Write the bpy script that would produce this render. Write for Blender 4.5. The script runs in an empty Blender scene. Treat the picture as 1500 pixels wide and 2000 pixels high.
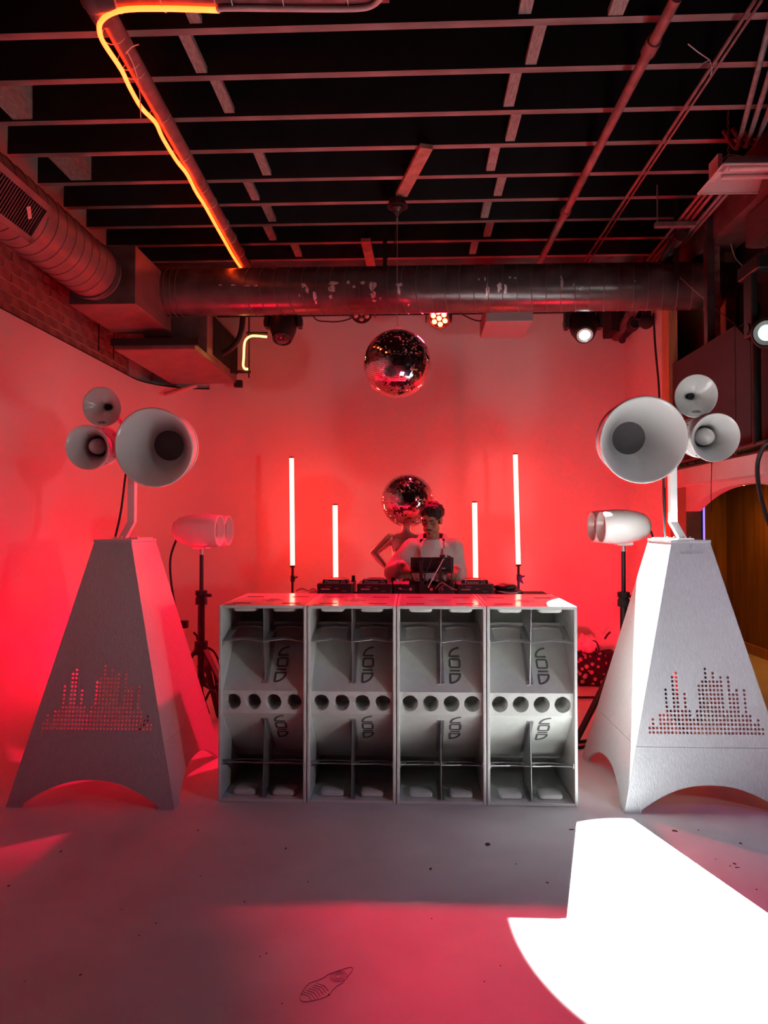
import bpy, bmesh, math, random
import numpy as np
from mathutils import Vector, Matrix, noise as mnoise

random.seed(7)
PI = math.pi
scn = bpy.context.scene
C = scn.collection

# ------------------------------------------------------------------ camera
FPX, CAMH = 1387.0, 1.62
YAW, PITCH = math.atan(55 / FPX), math.atan(27 / FPX)
cam = bpy.data.cameras.new('camera')
cam.sensor_fit = 'HORIZONTAL'
cam.sensor_width = 36.0
cam.lens = FPX / 1500 * 36.0
cam.clip_start = 0.05
cam_o = bpy.data.objects.new('camera', cam)
C.objects.link(cam_o)
cam_o.location = (0, 0, CAMH)
cam_o.rotation_euler = (PI / 2 + PITCH, 0, YAW)
scn.camera = cam_o

# ------------------------------------------------------------------ colour management and world
scn.view_settings.view_transform = 'Standard'
scn.view_settings.look = 'None'
scn.view_settings.gamma = 1.0
scn.view_settings.use_curve_mapping = False
scn.view_settings.exposure = 0.0
world = bpy.data.worlds.new('world')
scn.world = world
world.use_nodes = True
world.node_tree.nodes['Background'].inputs[0].default_value = (0.30, 0.26, 0.36, 1)
world.node_tree.nodes['Background'].inputs[1].default_value = 0.02
try:
    scn.cycles.use_denoising = True
    scn.cycles.use_adaptive_sampling = True
    scn.cycles.adaptive_threshold = 0.06
    scn.cycles.max_bounces = 6
    scn.cycles.diffuse_bounces = 3
    scn.cycles.glossy_bounces = 3
    scn.cycles.transmission_bounces = 1
    scn.cycles.volume_bounces = 0
    scn.cycles.sample_clamp_indirect = 60.0
    scn.cycles.caustics_reflective = False
    scn.cycles.caustics_refractive = False
except Exception:
    pass

# ------------------------------------------------------------------ light settings (lamps themselves sit in their fixtures)
SPOT_POS = Vector((1.547, 6.40, 3.327))
SPOT_DIR = Vector((-0.0963, -0.6903, -0.7171)).normalized()
SPOT_W = 12500.0
PAR_W = 850.0
FRONT_W = 66.0
VIOLET_W = 30.0
TUBE_E = (42.0, 1.4, 0.95)
UPLIGHT_W = 165.0
NEON_E = (11.0, 0.62, 0.06)


def light_spot(name, pos, direction, watts, color, angle, blend, radius, parent=None):
    l = bpy.data.lights.new(name, 'SPOT')
    l.energy = watts
    l.color = color
    l.spot_size = angle
    l.spot_blend = blend
    l.shadow_soft_size = radius
    o = bpy.data.objects.new(name, l)
    C.objects.link(o)
    o.location = pos
    o.rotation_euler = Vector(direction).to_track_quat('-Z', 'Y').to_euler()
    return o


# white beam of the right moving head, the red wash of the lit par can (fixtures are built further down)
light_spot('white_beam', SPOT_POS + SPOT_DIR * 0.03, SPOT_DIR, SPOT_W, (0.96, 1.0, 0.97), math.radians(16.6), 0.06, 0.012)
PAR_POS = Vector((0.245, 6.42, 3.50))
PAR_DIR = Vector((-0.26, -0.72, -0.62)).normalized()
light_spot('red_par_beam', PAR_POS + PAR_DIR * 0.03, PAR_DIR, PAR_W, (1.0, 0.004, 0.045), math.radians(82), 0.75, 0.08)


# ------------------------------------------------------------------ pixel helpers: a ray of the photograph met with a plane of the room
def ray(px, py):
    d = Vector(((px - 750) / FPX, 1.0, -(py - 1000) / FPX))
    c, s = math.cos(PITCH), math.sin(PITCH)
    d = Vector((d.x, d.y * c - d.z * s, d.y * s + d.z * c))
    c, s = math.cos(YAW), math.sin(YAW)
    return Vector((d.x * c - d.y * s, d.x * s + d.y * c, d.z))


def PY(px, py, Y):
    d = ray(px, py)
    return d * (Y / d.y) + Vector((0, 0, CAMH))


def PX(px, py, X):
    d = ray(px, py)
    return d * (X / d.x) + Vector((0, 0, CAMH))


def PZ(px, py, z):
    d = ray(px, py)
    return d * ((z - CAMH) / d.z) + Vector((0, 0, CAMH))


# ------------------------------------------------------------------ materials
MATS = {}


def mat(name, col, rough=0.5, metal=0.0, var=0.0, vscale=8.0, bump=0.0, bscale=60.0, stretch=(1, 1, 1), spec=0.5, coat=0.0):
    if name in MATS:
        return MATS[name]
    m = bpy.data.materials.new(name)
    m.use_nodes = True
    nt = m.node_tree
    b = nt.nodes['Principled BSDF']
    b.inputs['Base Color'].default_value = (*col, 1)
    b.inputs['Roughness'].default_value = rough
    b.inputs['Metallic'].default_value = metal
    b.inputs['Specular IOR Level'].default_value = spec
    if coat:
        b.inputs['Coat Weight'].default_value = coat
        b.inputs['Coat Roughness'].default_value = 0.08
    if var or bump:
        tc = nt.nodes.new('ShaderNodeTexCoord')
        mp = nt.nodes.new('ShaderNodeMapping')
        mp.inputs['Scale'].default_value = stretch
        nt.links.new(tc.outputs['Object'], mp.inputs['Vector'])
    if var:
        n = nt.nodes.new('ShaderNodeTexNoise')
        n.inputs['Scale'].default_value = vscale
        n.inputs['Detail'].default_value = 2
        nt.links.new(mp.outputs[0], n.inputs['Vector'])
        r = nt.nodes.new('ShaderNodeMapRange')
        r.inputs['From Min'].default_value = 0.3
        r.inputs['From Max'].default_value = 0.7
        r.inputs['To Min'].default_value = 1 - var
        r.inputs['To Max'].default_value = 1 + var
        nt.links.new(n.outputs['Fac'], r.inputs['Value'])
        mx = nt.nodes.new('ShaderNodeVectorMath')
        mx.operation = 'SCALE'
        mx.inputs[0].default_value = col
        nt.links.new(r.outputs[0], mx.inputs['Scale'])
        nt.links.new(mx.outputs[0], b.inputs['Base Color'])
    if bump:
        n2 = nt.nodes.new('ShaderNodeTexNoise')
        n2.inputs['Scale'].default_value = bscale
        n2.inputs['Detail'].default_value = 1
        nt.links.new(mp.outputs[0], n2.inputs['Vector'])
        bp = nt.nodes.new('ShaderNodeBump')
        bp.inputs['Strength'].default_value = bump
        bp.inputs['Distance'].default_value = 0.01
        nt.links.new(n2.outputs['Fac'], bp.inputs['Height'])
        nt.links.new(bp.outputs[0], b.inputs['Normal'])
    MATS[name] = m
    return m


def emit(name, rgb, strength=1.0):
    if name in MATS:
        return MATS[name]
    m = bpy.data.materials.new(name)
    m.use_nodes = True
    b = m.node_tree.nodes['Principled BSDF']
    b.inputs['Base Color'].default_value = (0.6, 0.6, 0.6, 1)
    mxv = max(rgb)
    b.inputs['Emission Color'].default_value = (rgb[0] / mxv, rgb[1] / mxv, rgb[2] / mxv, 1)
    b.inputs['Emission Strength'].default_value = mxv * strength
    MATS[name] = m
    return m


M_WALL = mat('white_wall_paint', (0.70, 0.685, 0.68), 0.75, var=0.03, vscale=1.5, bump=0.08, bscale=40)
M_FLOOR = mat('grey_floor_paint', (0.70, 0.71, 0.72), 0.62, var=0.07, vscale=3.0, bump=0.12, bscale=180)
M_BRICK = mat('painted_brick', (0.30, 0.12, 0.10), 0.85, var=0.35, vscale=7, bump=0.6, bscale=90)
M_MORTAR = mat('mortar', (0.62, 0.52, 0.48), 0.95, bump=0.5, bscale=150)
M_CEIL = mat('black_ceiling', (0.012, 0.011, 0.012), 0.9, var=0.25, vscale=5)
M_JOIST = mat('lighter_joist_timber', (0.30, 0.21, 0.21), 0.75, var=0.35, vscale=9, stretch=(0.3, 1, 1), bump=0.3, bscale=80)
M_TIMBER = mat('grey_raw_timber', (0.38, 0.33, 0.31), 0.8, var=0.3, vscale=20, stretch=(6, 1, 6), bump=0.4, bscale=120)
M_BOARD = mat('red_brown_board', (0.45, 0.22, 0.18), 0.75, var=0.25, vscale=12, bump=0.2)
M_PLY = mat('plywood', (0.62, 0.40, 0.22), 0.7, var=0.2, vscale=14, stretch=(1, 1, 5))
M_BLACK = mat('black_metal', (0.018, 0.017, 0.018), 0.42, spec=0.5)
M_BLACKM = mat('matt_black', (0.012, 0.011, 0.012), 0.8)
M_RUBBER = mat('black_rubber', (0.015, 0.014, 0.015), 0.6)
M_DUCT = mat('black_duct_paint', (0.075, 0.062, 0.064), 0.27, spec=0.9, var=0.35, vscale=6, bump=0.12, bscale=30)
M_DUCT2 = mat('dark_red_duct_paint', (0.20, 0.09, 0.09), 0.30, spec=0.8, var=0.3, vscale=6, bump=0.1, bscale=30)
M_SEAM = mat('duct_seam', (0.12, 0.10, 0.10), 0.4)
M_ZINC = mat('bare_zinc', (0.62, 0.60, 0.60), 0.45, metal=0.55, var=0.2, vscale=60)
M_PIPE = mat('red_brown_pipe', (0.34, 0.12, 0.12), 0.38, var=0.3, vscale=14)
M_CONDUIT = mat('grey_conduit', (0.30, 0.24, 0.24), 0.42, var=0.25, vscale=18)
M_CAB = mat('off_white_cabinet', (0.77, 0.79, 0.74), 0.24, var=0.04, vscale=20, bump=0.06, bscale=420)
M_CABIN = mat('off_white_horn_panel', (0.76, 0.78, 0.73), 0.55, var=0.04, vscale=20, bump=0.25, bscale=420)
M_LOGO = mat('grey_lettering', (0.13, 0.13, 0.13), 0.5)
M_STEEL = mat('brushed_steel', (0.50, 0.50, 0.50), 0.36, metal=0.6)
M_TOWER = mat('white_painted_wood', (0.60, 0.615, 0.63), 0.42, var=0.07, vscale=26, stretch=(5, 5, 0.35), bump=0.35, bscale=46)
M_GLOSS = mat('glossy_white_fibreglass', (0.82, 0.825, 0.81), 0.22, coat=0.5)
M_GRILLE = mat('grey_mesh_grille', (0.20, 0.19, 0.20), 0.7, bump=0.8, bscale=600)
M_MIRROR = mat('mirror_tile', (0.92, 0.92, 0.92), 0.03, metal=1.0)
M_CHROME = mat('chrome_skin', (0.80, 0.74, 0.74), 0.30, metal=0.75)
M_SKIN = mat('skin', (0.34, 0.18, 0.115), 0.5, var=0.08, vscale=30)
M_HAIR = mat('dark_hair', (0.012, 0.008, 0.007), 0.6, bump=0.6, bscale=120)
M_JACKET = mat('beige_jacket_cloth', (0.62, 0.55, 0.49), 0.9, var=0.06, vscale=20, bump=0.3, bscale=300)
M_TEE = mat('white_cotton', (0.74, 0.70, 0.68), 0.9, bump=0.3, bscale=40, stretch=(1, 1, 0.25))
M_TROUSER = mat('dark_trouser_cloth', (0.03, 0.03, 0.04), 0.9)
M_LAMPW = mat('white_enamel', (0.75, 0.70, 0.70), 0.4)
M_WOODD = mat('brown_wood_panelling', (0.30, 0.13, 0.035), 0.45, var=0.3, vscale=4, stretch=(3, 3, 0.3), bump=0.1)
M_POST = mat('orange_pine', (0.62, 0.26, 0.12), 0.6, var=0.2, vscale=9, stretch=(4, 4, 0.4))
M_PANEL = mat('dark_purple_panel', (0.048, 0.034, 0.040), 0.8, var=0.08, vscale=3)
M_PINK = mat('peeling_plaster', (0.50, 0.36, 0.34), 0.85, var=0.35, vscale=14)
M_TIE = mat('white_plastic_tie', (0.75, 0.70, 0.70), 0.5)
M_PLASTW = mat('white_plastic', (0.70, 0.68, 0.70), 0.4)
M_DARKSPOT = mat('dark_scuff', (0.05, 0.045, 0.045), 0.8)
M_AMBER = emit('red_led', (70.0, 2.2, 0.7))
M_TUBE = emit('red_tube_glow', TUBE_E)
M_NEON = emit('amber_red_neon', NEON_E)
M_NEONW = emit('warm_neon', (6.0, 2.6, 0.55))
M_NEONOFF = mat('unlit_neon_tube', (0.75, 0.55, 0.55), 0.35)
M_LENSW = emit('white_lens', (9.0, 10.0, 9.6))
M_LENSRING = mat('pale_lens_ring', (0.42, 0.60, 0.56), 0.2, coat=0.6)
M_GLASSD = mat('dark_lens', (0.03, 0.03, 0.035), 0.06, coat=0.8)
M_LEDOFF = mat('clear_led_lens', (0.55, 0.52, 0.52), 0.15, metal=0.6)
M_VIOLET = emit('violet_led_strip', (0.55, 0.35, 4.2))
M_BLUELED = emit('blue_led', (0.4, 0.3, 6.0))


# ------------------------------------------------------------------ mesh builder
class MB:
    def __init__(self):
        self.v, self.f = [], []

    def add(self, vs, fs):
        n = len(self.v)
        self.v += [Vector(p) for p in vs]
        self.f += [tuple(i + n for i in q) for q in fs]
        return self

    def box(self, lo, hi, M=None):
        x0, y0, z0 = lo
        x1, y1, z1 = hi
        vs = [Vector(p) for p in ((x0, y0, z0), (x1, y0, z0), (x1, y1, z0), (x0, y1, z0), (x0, y0, z1), (x1, y0, z1), (x1, y1, z1), (x0, y1, z1))]
        if M is not None:
            vs = [M @ p for p in vs]
        return self.add(vs, [(0, 3, 2, 1), (4, 5, 6, 7), (0, 1, 5, 4), (1, 2, 6, 5), (2, 3, 7, 6), (3, 0, 4, 7)])

    def rbox(self, lo, hi, r, M=None, seg=3):
        """box with rounded vertical edges and a chamfered rim"""
        x0, y0, z0 = lo
        x1, y1, z1 = hi
        pts = []
        for cx, cy, a0 in ((x1 - r, y1 - r, 0), (x0 + r, y1 - r, PI / 2), (x0 + r, y0 + r, PI), (x1 - r, y0 + r, 1.5 * PI)):
            for k in range(seg + 1):
                a = a0 + k / seg * PI / 2
                pts.append((cx + r * math.cos(a), cy + r * math.sin(a)))
        mx, my = (x0 + x1) / 2, (y0 + y1) / 2
        ch = min(r * 0.4, (z1 - z0) * 0.3)

        def ring(z, ins):
            out = []
            for x, y in pts:
                dx, dy = x - mx, y - my
                out.append(Vector((x - ins * (1 if dx > 0 else -1), y - ins * (1 if dy > 0 else -1), z)))
            return out
        rings = [ring(z0, ch), ring(z0 + ch, 0), ring(z1 - ch, 0), ring(z1, ch)]
        n = len(pts)
        vs = [p for R_ in rings for p in R_]
        if M is not None:
            vs = [M @ p for p in vs]
        fs = []
        for k in range(3):
            for i in range(n):
                j = (i + 1) % n
                fs.append((k * n + i, k * n + j, (k + 1) * n + j, (k + 1) * n + i))
        fs.append(tuple(range(n - 1, -1, -1)))
        fs.append(tuple(3 * n + i for i in range(n)))
        return self.add(vs, fs)

    def tube(self, p0, p1, r0, r1=None, seg=12, caps=True):
        r1 = r0 if r1 is None else r1
        p0, p1 = Vector(p0), Vector(p1)
        d = (p1 - p0)
        if d.length < 1e-9:
            return self
        q = d.to_track_quat('Z', 'Y')
        vs = []
        for p, r in ((p0, r0), (p1, r1)):
            for k in range(seg):
                a = 2 * PI * k / seg
                vs.append(p + q @ Vector((r * math.cos(a), r * math.sin(a), 0)))
        fs = [(k, (k + 1) % seg, seg + (k + 1) % seg, seg + k) for k in range(seg)]
        if caps:
            fs.append(tuple(range(seg - 1, -1, -1)))
            fs.append(tuple(seg + k for k in range(seg)))
        return self.add(vs, fs)

    def lathe(self, prof, origin, axis, seg=32, closed=False, up='Y'):
        """prof: list of (radius, distance along axis)"""
        o = Vector(origin)
        q = Vector(axis).to_track_quat('Z', up)
        vs, fs = [], []
        n = len(prof)
        for r, t in prof:
            for k in range(seg):
                a = 2 * PI * k / seg
                vs.append(o + q @ Vector((r * math.cos(a), r * math.sin(a), t)))
        m = n if closed else n - 1
        for i in range(m):
            i2 = (i + 1) % n
            for k in range(seg):
                k2 = (k + 1) % seg
                fs.append((i * seg + k, i * seg + k2, i2 * seg + k2, i2 * seg + k))
        return self.add(vs, fs)

    def sweep(self, pts, r, seg=8, closed=False):
        pts = [Vector(p) for p in pts]
        n = len(pts)
        vs, fs = [], []
        prev = None
        for i, p in enumerate(pts):
            a = pts[i - 1] if (i > 0 or closed) else p
            b = pts[(i + 1) % n] if (i < n - 1 or closed) else p
            t = (b - a).normalized()
            if prev is None:
                u = t.orthogonal().normalized()
            else:
                u = (prev - t * prev.dot(t))
                u = u.normalized() if u.length > 1e-6 else t.orthogonal().normalized()
            prev = u
            w = t.cross(u)
            rr = r[i] if isinstance(r, (list, tuple)) else r
            for k in range(seg):
                ang = 2 * PI * k / seg
                vs.append(p + (u * math.cos(ang) + w * math.sin(ang)) * rr)
        m = n if closed else n - 1
        for i in range(m):
            i2 = (i + 1) % n
            for k in range(seg):
                k2 = (k + 1) % seg
                fs.append((i * seg + k, i * seg + k2, i2 * seg + k2, i2 * seg + k))
        if not closed:
            fs.append(tuple(range(seg - 1, -1, -1)))
            fs.append(tuple((n - 1) * seg + k for k in range(seg)))
        return self.add(vs, fs)

    def prism(self, poly, off):
        """closed planar polygon extruded by the vector off"""
        off = Vector(off)
        n = len(poly)
        vs = [Vector(p) for p in poly] + [Vector(p) + off for p in poly]
        fs = [tuple(range(n - 1, -1, -1)), tuple(n + i for i in range(n))]
        fs += [(i, (i + 1) % n, n + (i + 1) % n, n + i) for i in range(n)]
        return self.add(vs, fs)

    def ribbon(self, pts, w, nrm, th):
        """flat stroke of width w along pts, lying in the plane with normal nrm, th thick"""
        pts = [Vector(p) for p in pts]
        nrm = Vector(nrm).normalized()
        L, R_ = [], []
        n = len(pts)
        for i, p in enumerate(pts):
            a = pts[max(i - 1, 0)]
            b = pts[min(i + 1, n - 1)]
            t = (b - a).normalized()
            s = t.cross(nrm).normalized() * (w / 2)
            L.append(p + s)
            R_.append(p - s)
        vs = L + R_ + [q + nrm * th for q in L] + [q + nrm * th for q in R_]
        fs = []
        for i in range(n - 1):
            fs.append((2 * n + i, 2 * n + i + 1, 3 * n + i + 1, 3 * n + i))
            fs.append((i, n + i, n + i + 1, i + 1))
            fs.append((i, i + 1, 2 * n + i + 1, 2 * n + i))
            fs.append((n + i, 3 * n + i, 3 * n + i + 1, n + i + 1))
        fs.append((0, 2 * n, 3 * n, n))
        fs.append((n - 1, 2 * n - 1, 4 * n - 1, 3 * n - 1))
        return self.add(vs, fs)

    def ball(self, c, r, seg=12, rings=8, M=None):
        c = Vector(c)
        rx, ry, rz = (r, r, r) if not isinstance(r, (tuple, list)) else r
        vs = [Vector((0, 0, rz))]
        for i in range(1, rings):
            th = PI * i / rings
            for k in range(seg):
                a = 2 * PI * k / seg
                vs.append(Vector((rx * math.sin(th) * math.cos(a), ry * math.sin(th) * math.sin(a), rz * math.cos(th))))
        vs.append(Vector((0, 0, -rz)))
        if M is not None:
            vs = [M @ p for p in vs]
        vs = [p + c for p in vs]
        fs = [(0, 1 + k, 1 + (k + 1) % seg) for k in range(seg)]
        for i in range(rings - 2):
            a = 1 + i * seg
            for k in range(seg):
                k2 = (k + 1) % seg
                fs.append((a + k, a + seg + k, a + seg + k2, a + k2))
        last = len(vs) - 1
        a = 1 + (rings - 2) * seg
        fs += [(a + k, last, a + (k + 1) % seg) for k in range(seg)]
        return self.add(vs, fs)

    def chain(self, pts, rad, seg=12):
        for i, p in enumerate(pts):
            self.ball(p, rad[i], seg, 8)
            if i:
                self.tube(pts[i - 1], p, rad[i - 1], rad[i], seg)
        return self

    def loft(self, rings, seg=24, squash=1.0):
        """rings: (centre, rx, ry); closed ends"""
        vs, fs = [], []
        for c, rx, ry in rings:
            c = Vector(c)
            for k in range(seg):
                a = 2 * PI * k / seg
                ca, sa = math.cos(a), math.sin(a)
                ca = math.copysign(abs(ca) ** squash, ca)
                sa = math.copysign(abs(sa) ** squash, sa)
                vs.append(c + Vector((rx * ca, ry * sa, 0)))
        for i in range(len(rings) - 1):
            for k in range(seg):
                k2 = (k + 1) % seg
                fs.append((i * seg + k, i * seg + k2, (i + 1) * seg + k2, (i + 1) * seg + k))
        fs.append(tuple(range(seg - 1, -1, -1)))
        m = (len(rings) - 1) * seg
        fs.append(tuple(m + k for k in range(seg)))
        return self.add(vs, fs)


WORLD_LOC = {}


def mesh_of(name, mb, smooth=False, auto=None, shift=None):
    vs = mb.v if shift is None else [p - shift for p in mb.v]
    me = bpy.data.meshes.new(name)
    me.from_pydata([tuple(p) for p in vs], [], mb.f)
    bm = bmesh.new()
    bm.from_mesh(me)
    bmesh.ops.recalc_face_normals(bm, faces=bm.faces)
    bm.to_mesh(me)
    bm.free()
    if smooth or auto:
        me.polygons.foreach_set('use_smooth', [True] * len(me.polygons))
        if auto:
            me.set_sharp_from_angle(angle=math.radians(auto))
    me.update()
    return me


def tag(o, label=None, cat=None, group=None, kind=None):
    if label:
        o['label'] = label
    if cat:
        o['category'] = cat
    if group:
        o['group'] = group
    if kind:
        o['kind'] = kind
    return o


def thing(name, label, cat, loc=(0, 0, 0), group=None, kind=None):
    o = bpy.data.objects.new(name, None)
    o.empty_display_size = 0.1
    C.objects.link(o)
    o.location = loc
    WORLD_LOC[o.name] = Vector(loc)
    return tag(o, label, cat, group, kind)


def part(name, mb, m, parent, smooth=False, auto=None, local=False, label=None, kind=None, mods=None):
    """a mesh child; builder coordinates are world unless local"""
    base = Vector((0, 0, 0)) if local else WORLD_LOC.get(parent.name, Vector((0, 0, 0)))
    me = mb if isinstance(mb, bpy.types.Mesh) else mesh_of(name, mb, smooth, auto, base)
    if m is not None and not me.materials:
        me.materials.append(m)
    o = bpy.data.objects.new(name, me)
    C.objects.link(o)
    o.parent = parent
    WORLD_LOC[o.name] = base.copy()
    if label:
        o['label'] = label
    if kind:
        o['kind'] = kind
    if mods:
        mods(o)
    return o


def single(name, mb, m, label=None, cat=None, group=None, kind=None, smooth=False, auto=None):
    """a top-level thing that is one mesh, its origin at its base"""
    xs = [p.x for p in mb.v]
    ys = [p.y for p in mb.v]
    zs = [p.z for p in mb.v]
    base = Vector(((min(xs) + max(xs)) / 2, (min(ys) + max(ys)) / 2, min(zs)))
    me = mesh_of(name, mb, smooth, auto, base)
    me.materials.append(m)
    o = bpy.data.objects.new(name, me)
    C.objects.link(o)
    o.location = base
    WORLD_LOC[o.name] = base
    return tag(o, label, cat, group, kind)


def struct(name, mb, m, label=None, smooth=False, auto=None):
    me = mesh_of(name, mb, smooth, auto)
    me.materials.append(m)
    o = bpy.data.objects.new(name, me)
    C.objects.link(o)
    WORLD_LOC[o.name] = Vector((0, 0, 0))
    o['kind'] = 'structure'
    if label:
        o['label'] = label
    return o


def dup(root, loc, label):
    r = root.copy()
    C.objects.link(r)
    r.location = loc
    r['label'] = label
    WORLD_LOC[r.name] = Vector(loc)
    for ch in list(root.children):
        c = ch.copy()
        C.objects.link(c)
        c.parent = r
        for g in ch.children:
            d = g.copy()
            C.objects.link(d)
            d.parent = c
    return r


def bevel(w, seg=2):
    def f(o):
        b = o.modifiers.new('bevel', 'BEVEL')
        b.width = w
        b.segments = seg
        b.limit_method = 'ANGLE'
        b.angle_limit = math.radians(40)
    return f


def bez(p0, p1, p2, p3, n=14):
    out = []
    for i in range(n + 1):
        t = i / n
        out.append(Vector(p0) * (1 - t) ** 3 + Vector(p1) * 3 * t * (1 - t) ** 2 + Vector(p2) * 3 * t * t * (1 - t) + Vector(p3) * t ** 3)
    return out


def smooth_path(pts, n=6):
    """Catmull-Rom through the points"""
    pts = [Vector(p) for p in pts]
    out = []
    for i in range(len(pts) - 1):
        p0 = pts[max(i - 1, 0)]
        p1, p2 = pts[i], pts[i + 1]
        p3 = pts[min(i + 2, len(pts) - 1)]
        for k in range(n):
            t = k / n
            out.append(0.5 * ((2 * p1) + (p2 - p0) * t + (2 * p0 - 5 * p1 + 4 * p2 - p3) * t * t + (3 * p1 - p0 - 3 * p2 + p3) * t ** 3))
    out.append(pts[-1])
    return out


# ================================================================== THE SETTING
XL, XR, YB = -2.80, 2.265, 7.60
ZJ = 4.25

fl = struct('floor', MB().box((-3.2, -4.2, -0.1), (4.5, 10.2, 0.0)), M_FLOOR, 'grey painted concrete floor with scuffs')
ZC = 3.10          # top of the curved white studio wall

# curved white studio wall on the left, sweeping into the back wall, with a coved foot
def cyc():
    path = [(XL, -4.0, 1, 0)]
    for k in range(24):
        path.append((XL, -4.0 + (7.0 + 4.0) * (k + 1) / 24.0, 1, 0))
    R_ = 0.60
    for k in range(1, 13):
        a = k / 12 * PI / 2
        path.append((XL + R_ - R_ * math.cos(a), 7.0 + R_ * math.sin(a), math.cos(a), -math.sin(a)))
    for k in range(1, 16):
        path.append((XL + R_ + (XR - XL - R_) * k / 15, YB, 0, -1))
    prof = [((1 - math.sin(a)), (1 - math.cos(a))) for a in [k / 8 * PI / 2 for k in range(9)]]
    return path, prof


def cove(x):
    return 0.34 if x < -2.0 else max(0.06, 0.34 - (x + 2.0) * 0.12)


path, prof = cyc()
mb = MB()
nl = 37          # stations that belong to the left wall and the corner
vs, fs = [], []
for (x, y, nx, ny) in path[:nl + 1]:
    rc = cove(x)
    for (d, z) in prof:
        vs.append((x + nx * d * rc, y + ny * d * rc, z * rc))
    vs.append((x, y, ZC))
    vs.append((x - nx * 0.05, y - ny * 0.05, ZC))
    vs.append((x - nx * 0.05, y - ny * 0.05, 0.0))
n = len(prof) + 3
for i in range(nl):
    for k in range(n - 1):
        fs.append((i * n + k, (i + 1) * n + k, (i + 1) * n + k + 1, i * n + k + 1))
mb.add(vs, fs)
struct('wall_left', mb, M_WALL, 'white curved studio wall washed in red light', auto=50)
mb = MB()
vs, fs = [], []
for (x, y, nx, ny) in path[nl - 1:]:
    rc = cove(x)
    for (d, z) in prof:
        vs.append((x + nx * d * rc, y + 0.004 + ny * d * rc, z * rc))
    vs.append((x, y + 0.004, 3.89))
m = len(prof) + 1
for i in range(len(path) - nl):
    for k in range(m - 1):
        fs.append((i * m + k, (i + 1) * m + k, (i + 1) * m + k + 1, i * m + k + 1))
mb.add(vs, fs)
mb.box((-2.95, YB + 0.03, 0.0), (XR + 0.3, YB + 0.12, 3.89))
struct('wall_back', mb, M_WALL, 'tall white back wall behind the stage', auto=50)
struct('trim_1', MB().box((-2.95, YB - 0.16, 3.885), (XR + 1.8, YB + 0.14, 4.60)), M_BLACKM, 'black header above the back wall')

# left brick wall above the studio wall: core, then single bricks
wb = struct('wall_left_brick', MB().box((XL - 0.30, -4.0, ZC - 0.3), (XL - 0.065, YB + 0.05, 4.62)), M_MORTAR, 'old red brick wall above the white studio wall')
bl, bh, bj = 0.205, 0.066, 0.012
bm_ = MB().box((-0.02, -bl / 2, -bh / 2), (0.02, bl / 2, bh / 2))
bmeshes = []
for v in range(4):
    q = MB()
    q.v = [p + Vector((random.uniform(-.004, .004), random.uniform(-.004, .004), random.uniform(-.003, .003))) for p in bm_.v]
    q.f = list(bm_.f)
    me = mesh_of('brick', q)
    me.materials.append(M_BRICK)
    bmeshes.append(me)
for r in range(14):
    z = ZC - 0.02 + r * (bh + bj)
    y = 3.95 + (0.11 if r % 2 else 0)
    while y < YB - 0.55:
        o = bpy.data.objects.new('brick', random.choice(bmeshes))
        C.objects.link(o)
        o.parent = wb
        o.location = (XL - 0.078 + random.uniform(-.003, .003), y, z)
        y += bl + bj
# plastered end of the brick wall by the corner
struct('trim_2', MB().box((XL - 0.07, YB - 0.62, ZC - 0.02), (XL - 0.035, YB + 0.02, 4.6)), mat('grey_plaster', (0.40, 0.36, 0.35), 0.9, var=0.12), 'grey plastered strip at the end of the brick wall')
# thin black capping line on top of the studio wall
mb = MB()
cp = [Vector((x - nx * 0.02, y - ny * 0.02, ZC + 0.006)) for (x, y, nx, ny) in path[14:nl + 4]]
struct('trim_3', mb.sweep(cp, 0.012, 6), M_BLACKM, 'dark capping line along the top of the studio wall')

# right side: white return wall, pine post, arch wall
struct('wall_right', MB().box((XR, 6.40, 0.0), (XR + 0.10, YB + 0.1, 3.66)), M_WALL, 'white return wall lit red beside the pine post')
struct('wall_right_front', MB().box((3.3, -4.0, 0.0), (3.4, 3.56, 4.5)), M_PANEL, 'dark side wall beyond the arch')
struct('wall_rear', MB().box((-3.1, -4.2, 0.0), (4.5, -4.0, 4.6)), M_PANEL, 'dark rear wall of the studio')

# ceiling deck with joists
ce = struct('ceiling', MB().box((-3.2, -4.2, ZJ + 0.27), (4.5, 10.2, ZJ + 0.37)), M_CEIL, 'black painted open ceiling with timber joists')
JY = [3.681 + 0.4067 * k for k in range(-7, 10)]
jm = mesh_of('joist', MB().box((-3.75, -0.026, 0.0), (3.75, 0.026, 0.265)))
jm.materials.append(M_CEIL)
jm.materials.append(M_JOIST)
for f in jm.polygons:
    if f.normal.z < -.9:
        f.material_index = 1      # underside gets a lighter material than the black sides
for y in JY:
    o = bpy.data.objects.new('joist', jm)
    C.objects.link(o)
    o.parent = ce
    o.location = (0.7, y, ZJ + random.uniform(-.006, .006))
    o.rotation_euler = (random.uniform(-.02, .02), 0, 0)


def bay(y):
    k = max([i for i, j in enumerate(JY) if j <= y] or [0])
    return JY[k], JY[min(k + 1, len(JY) - 1)]


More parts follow.
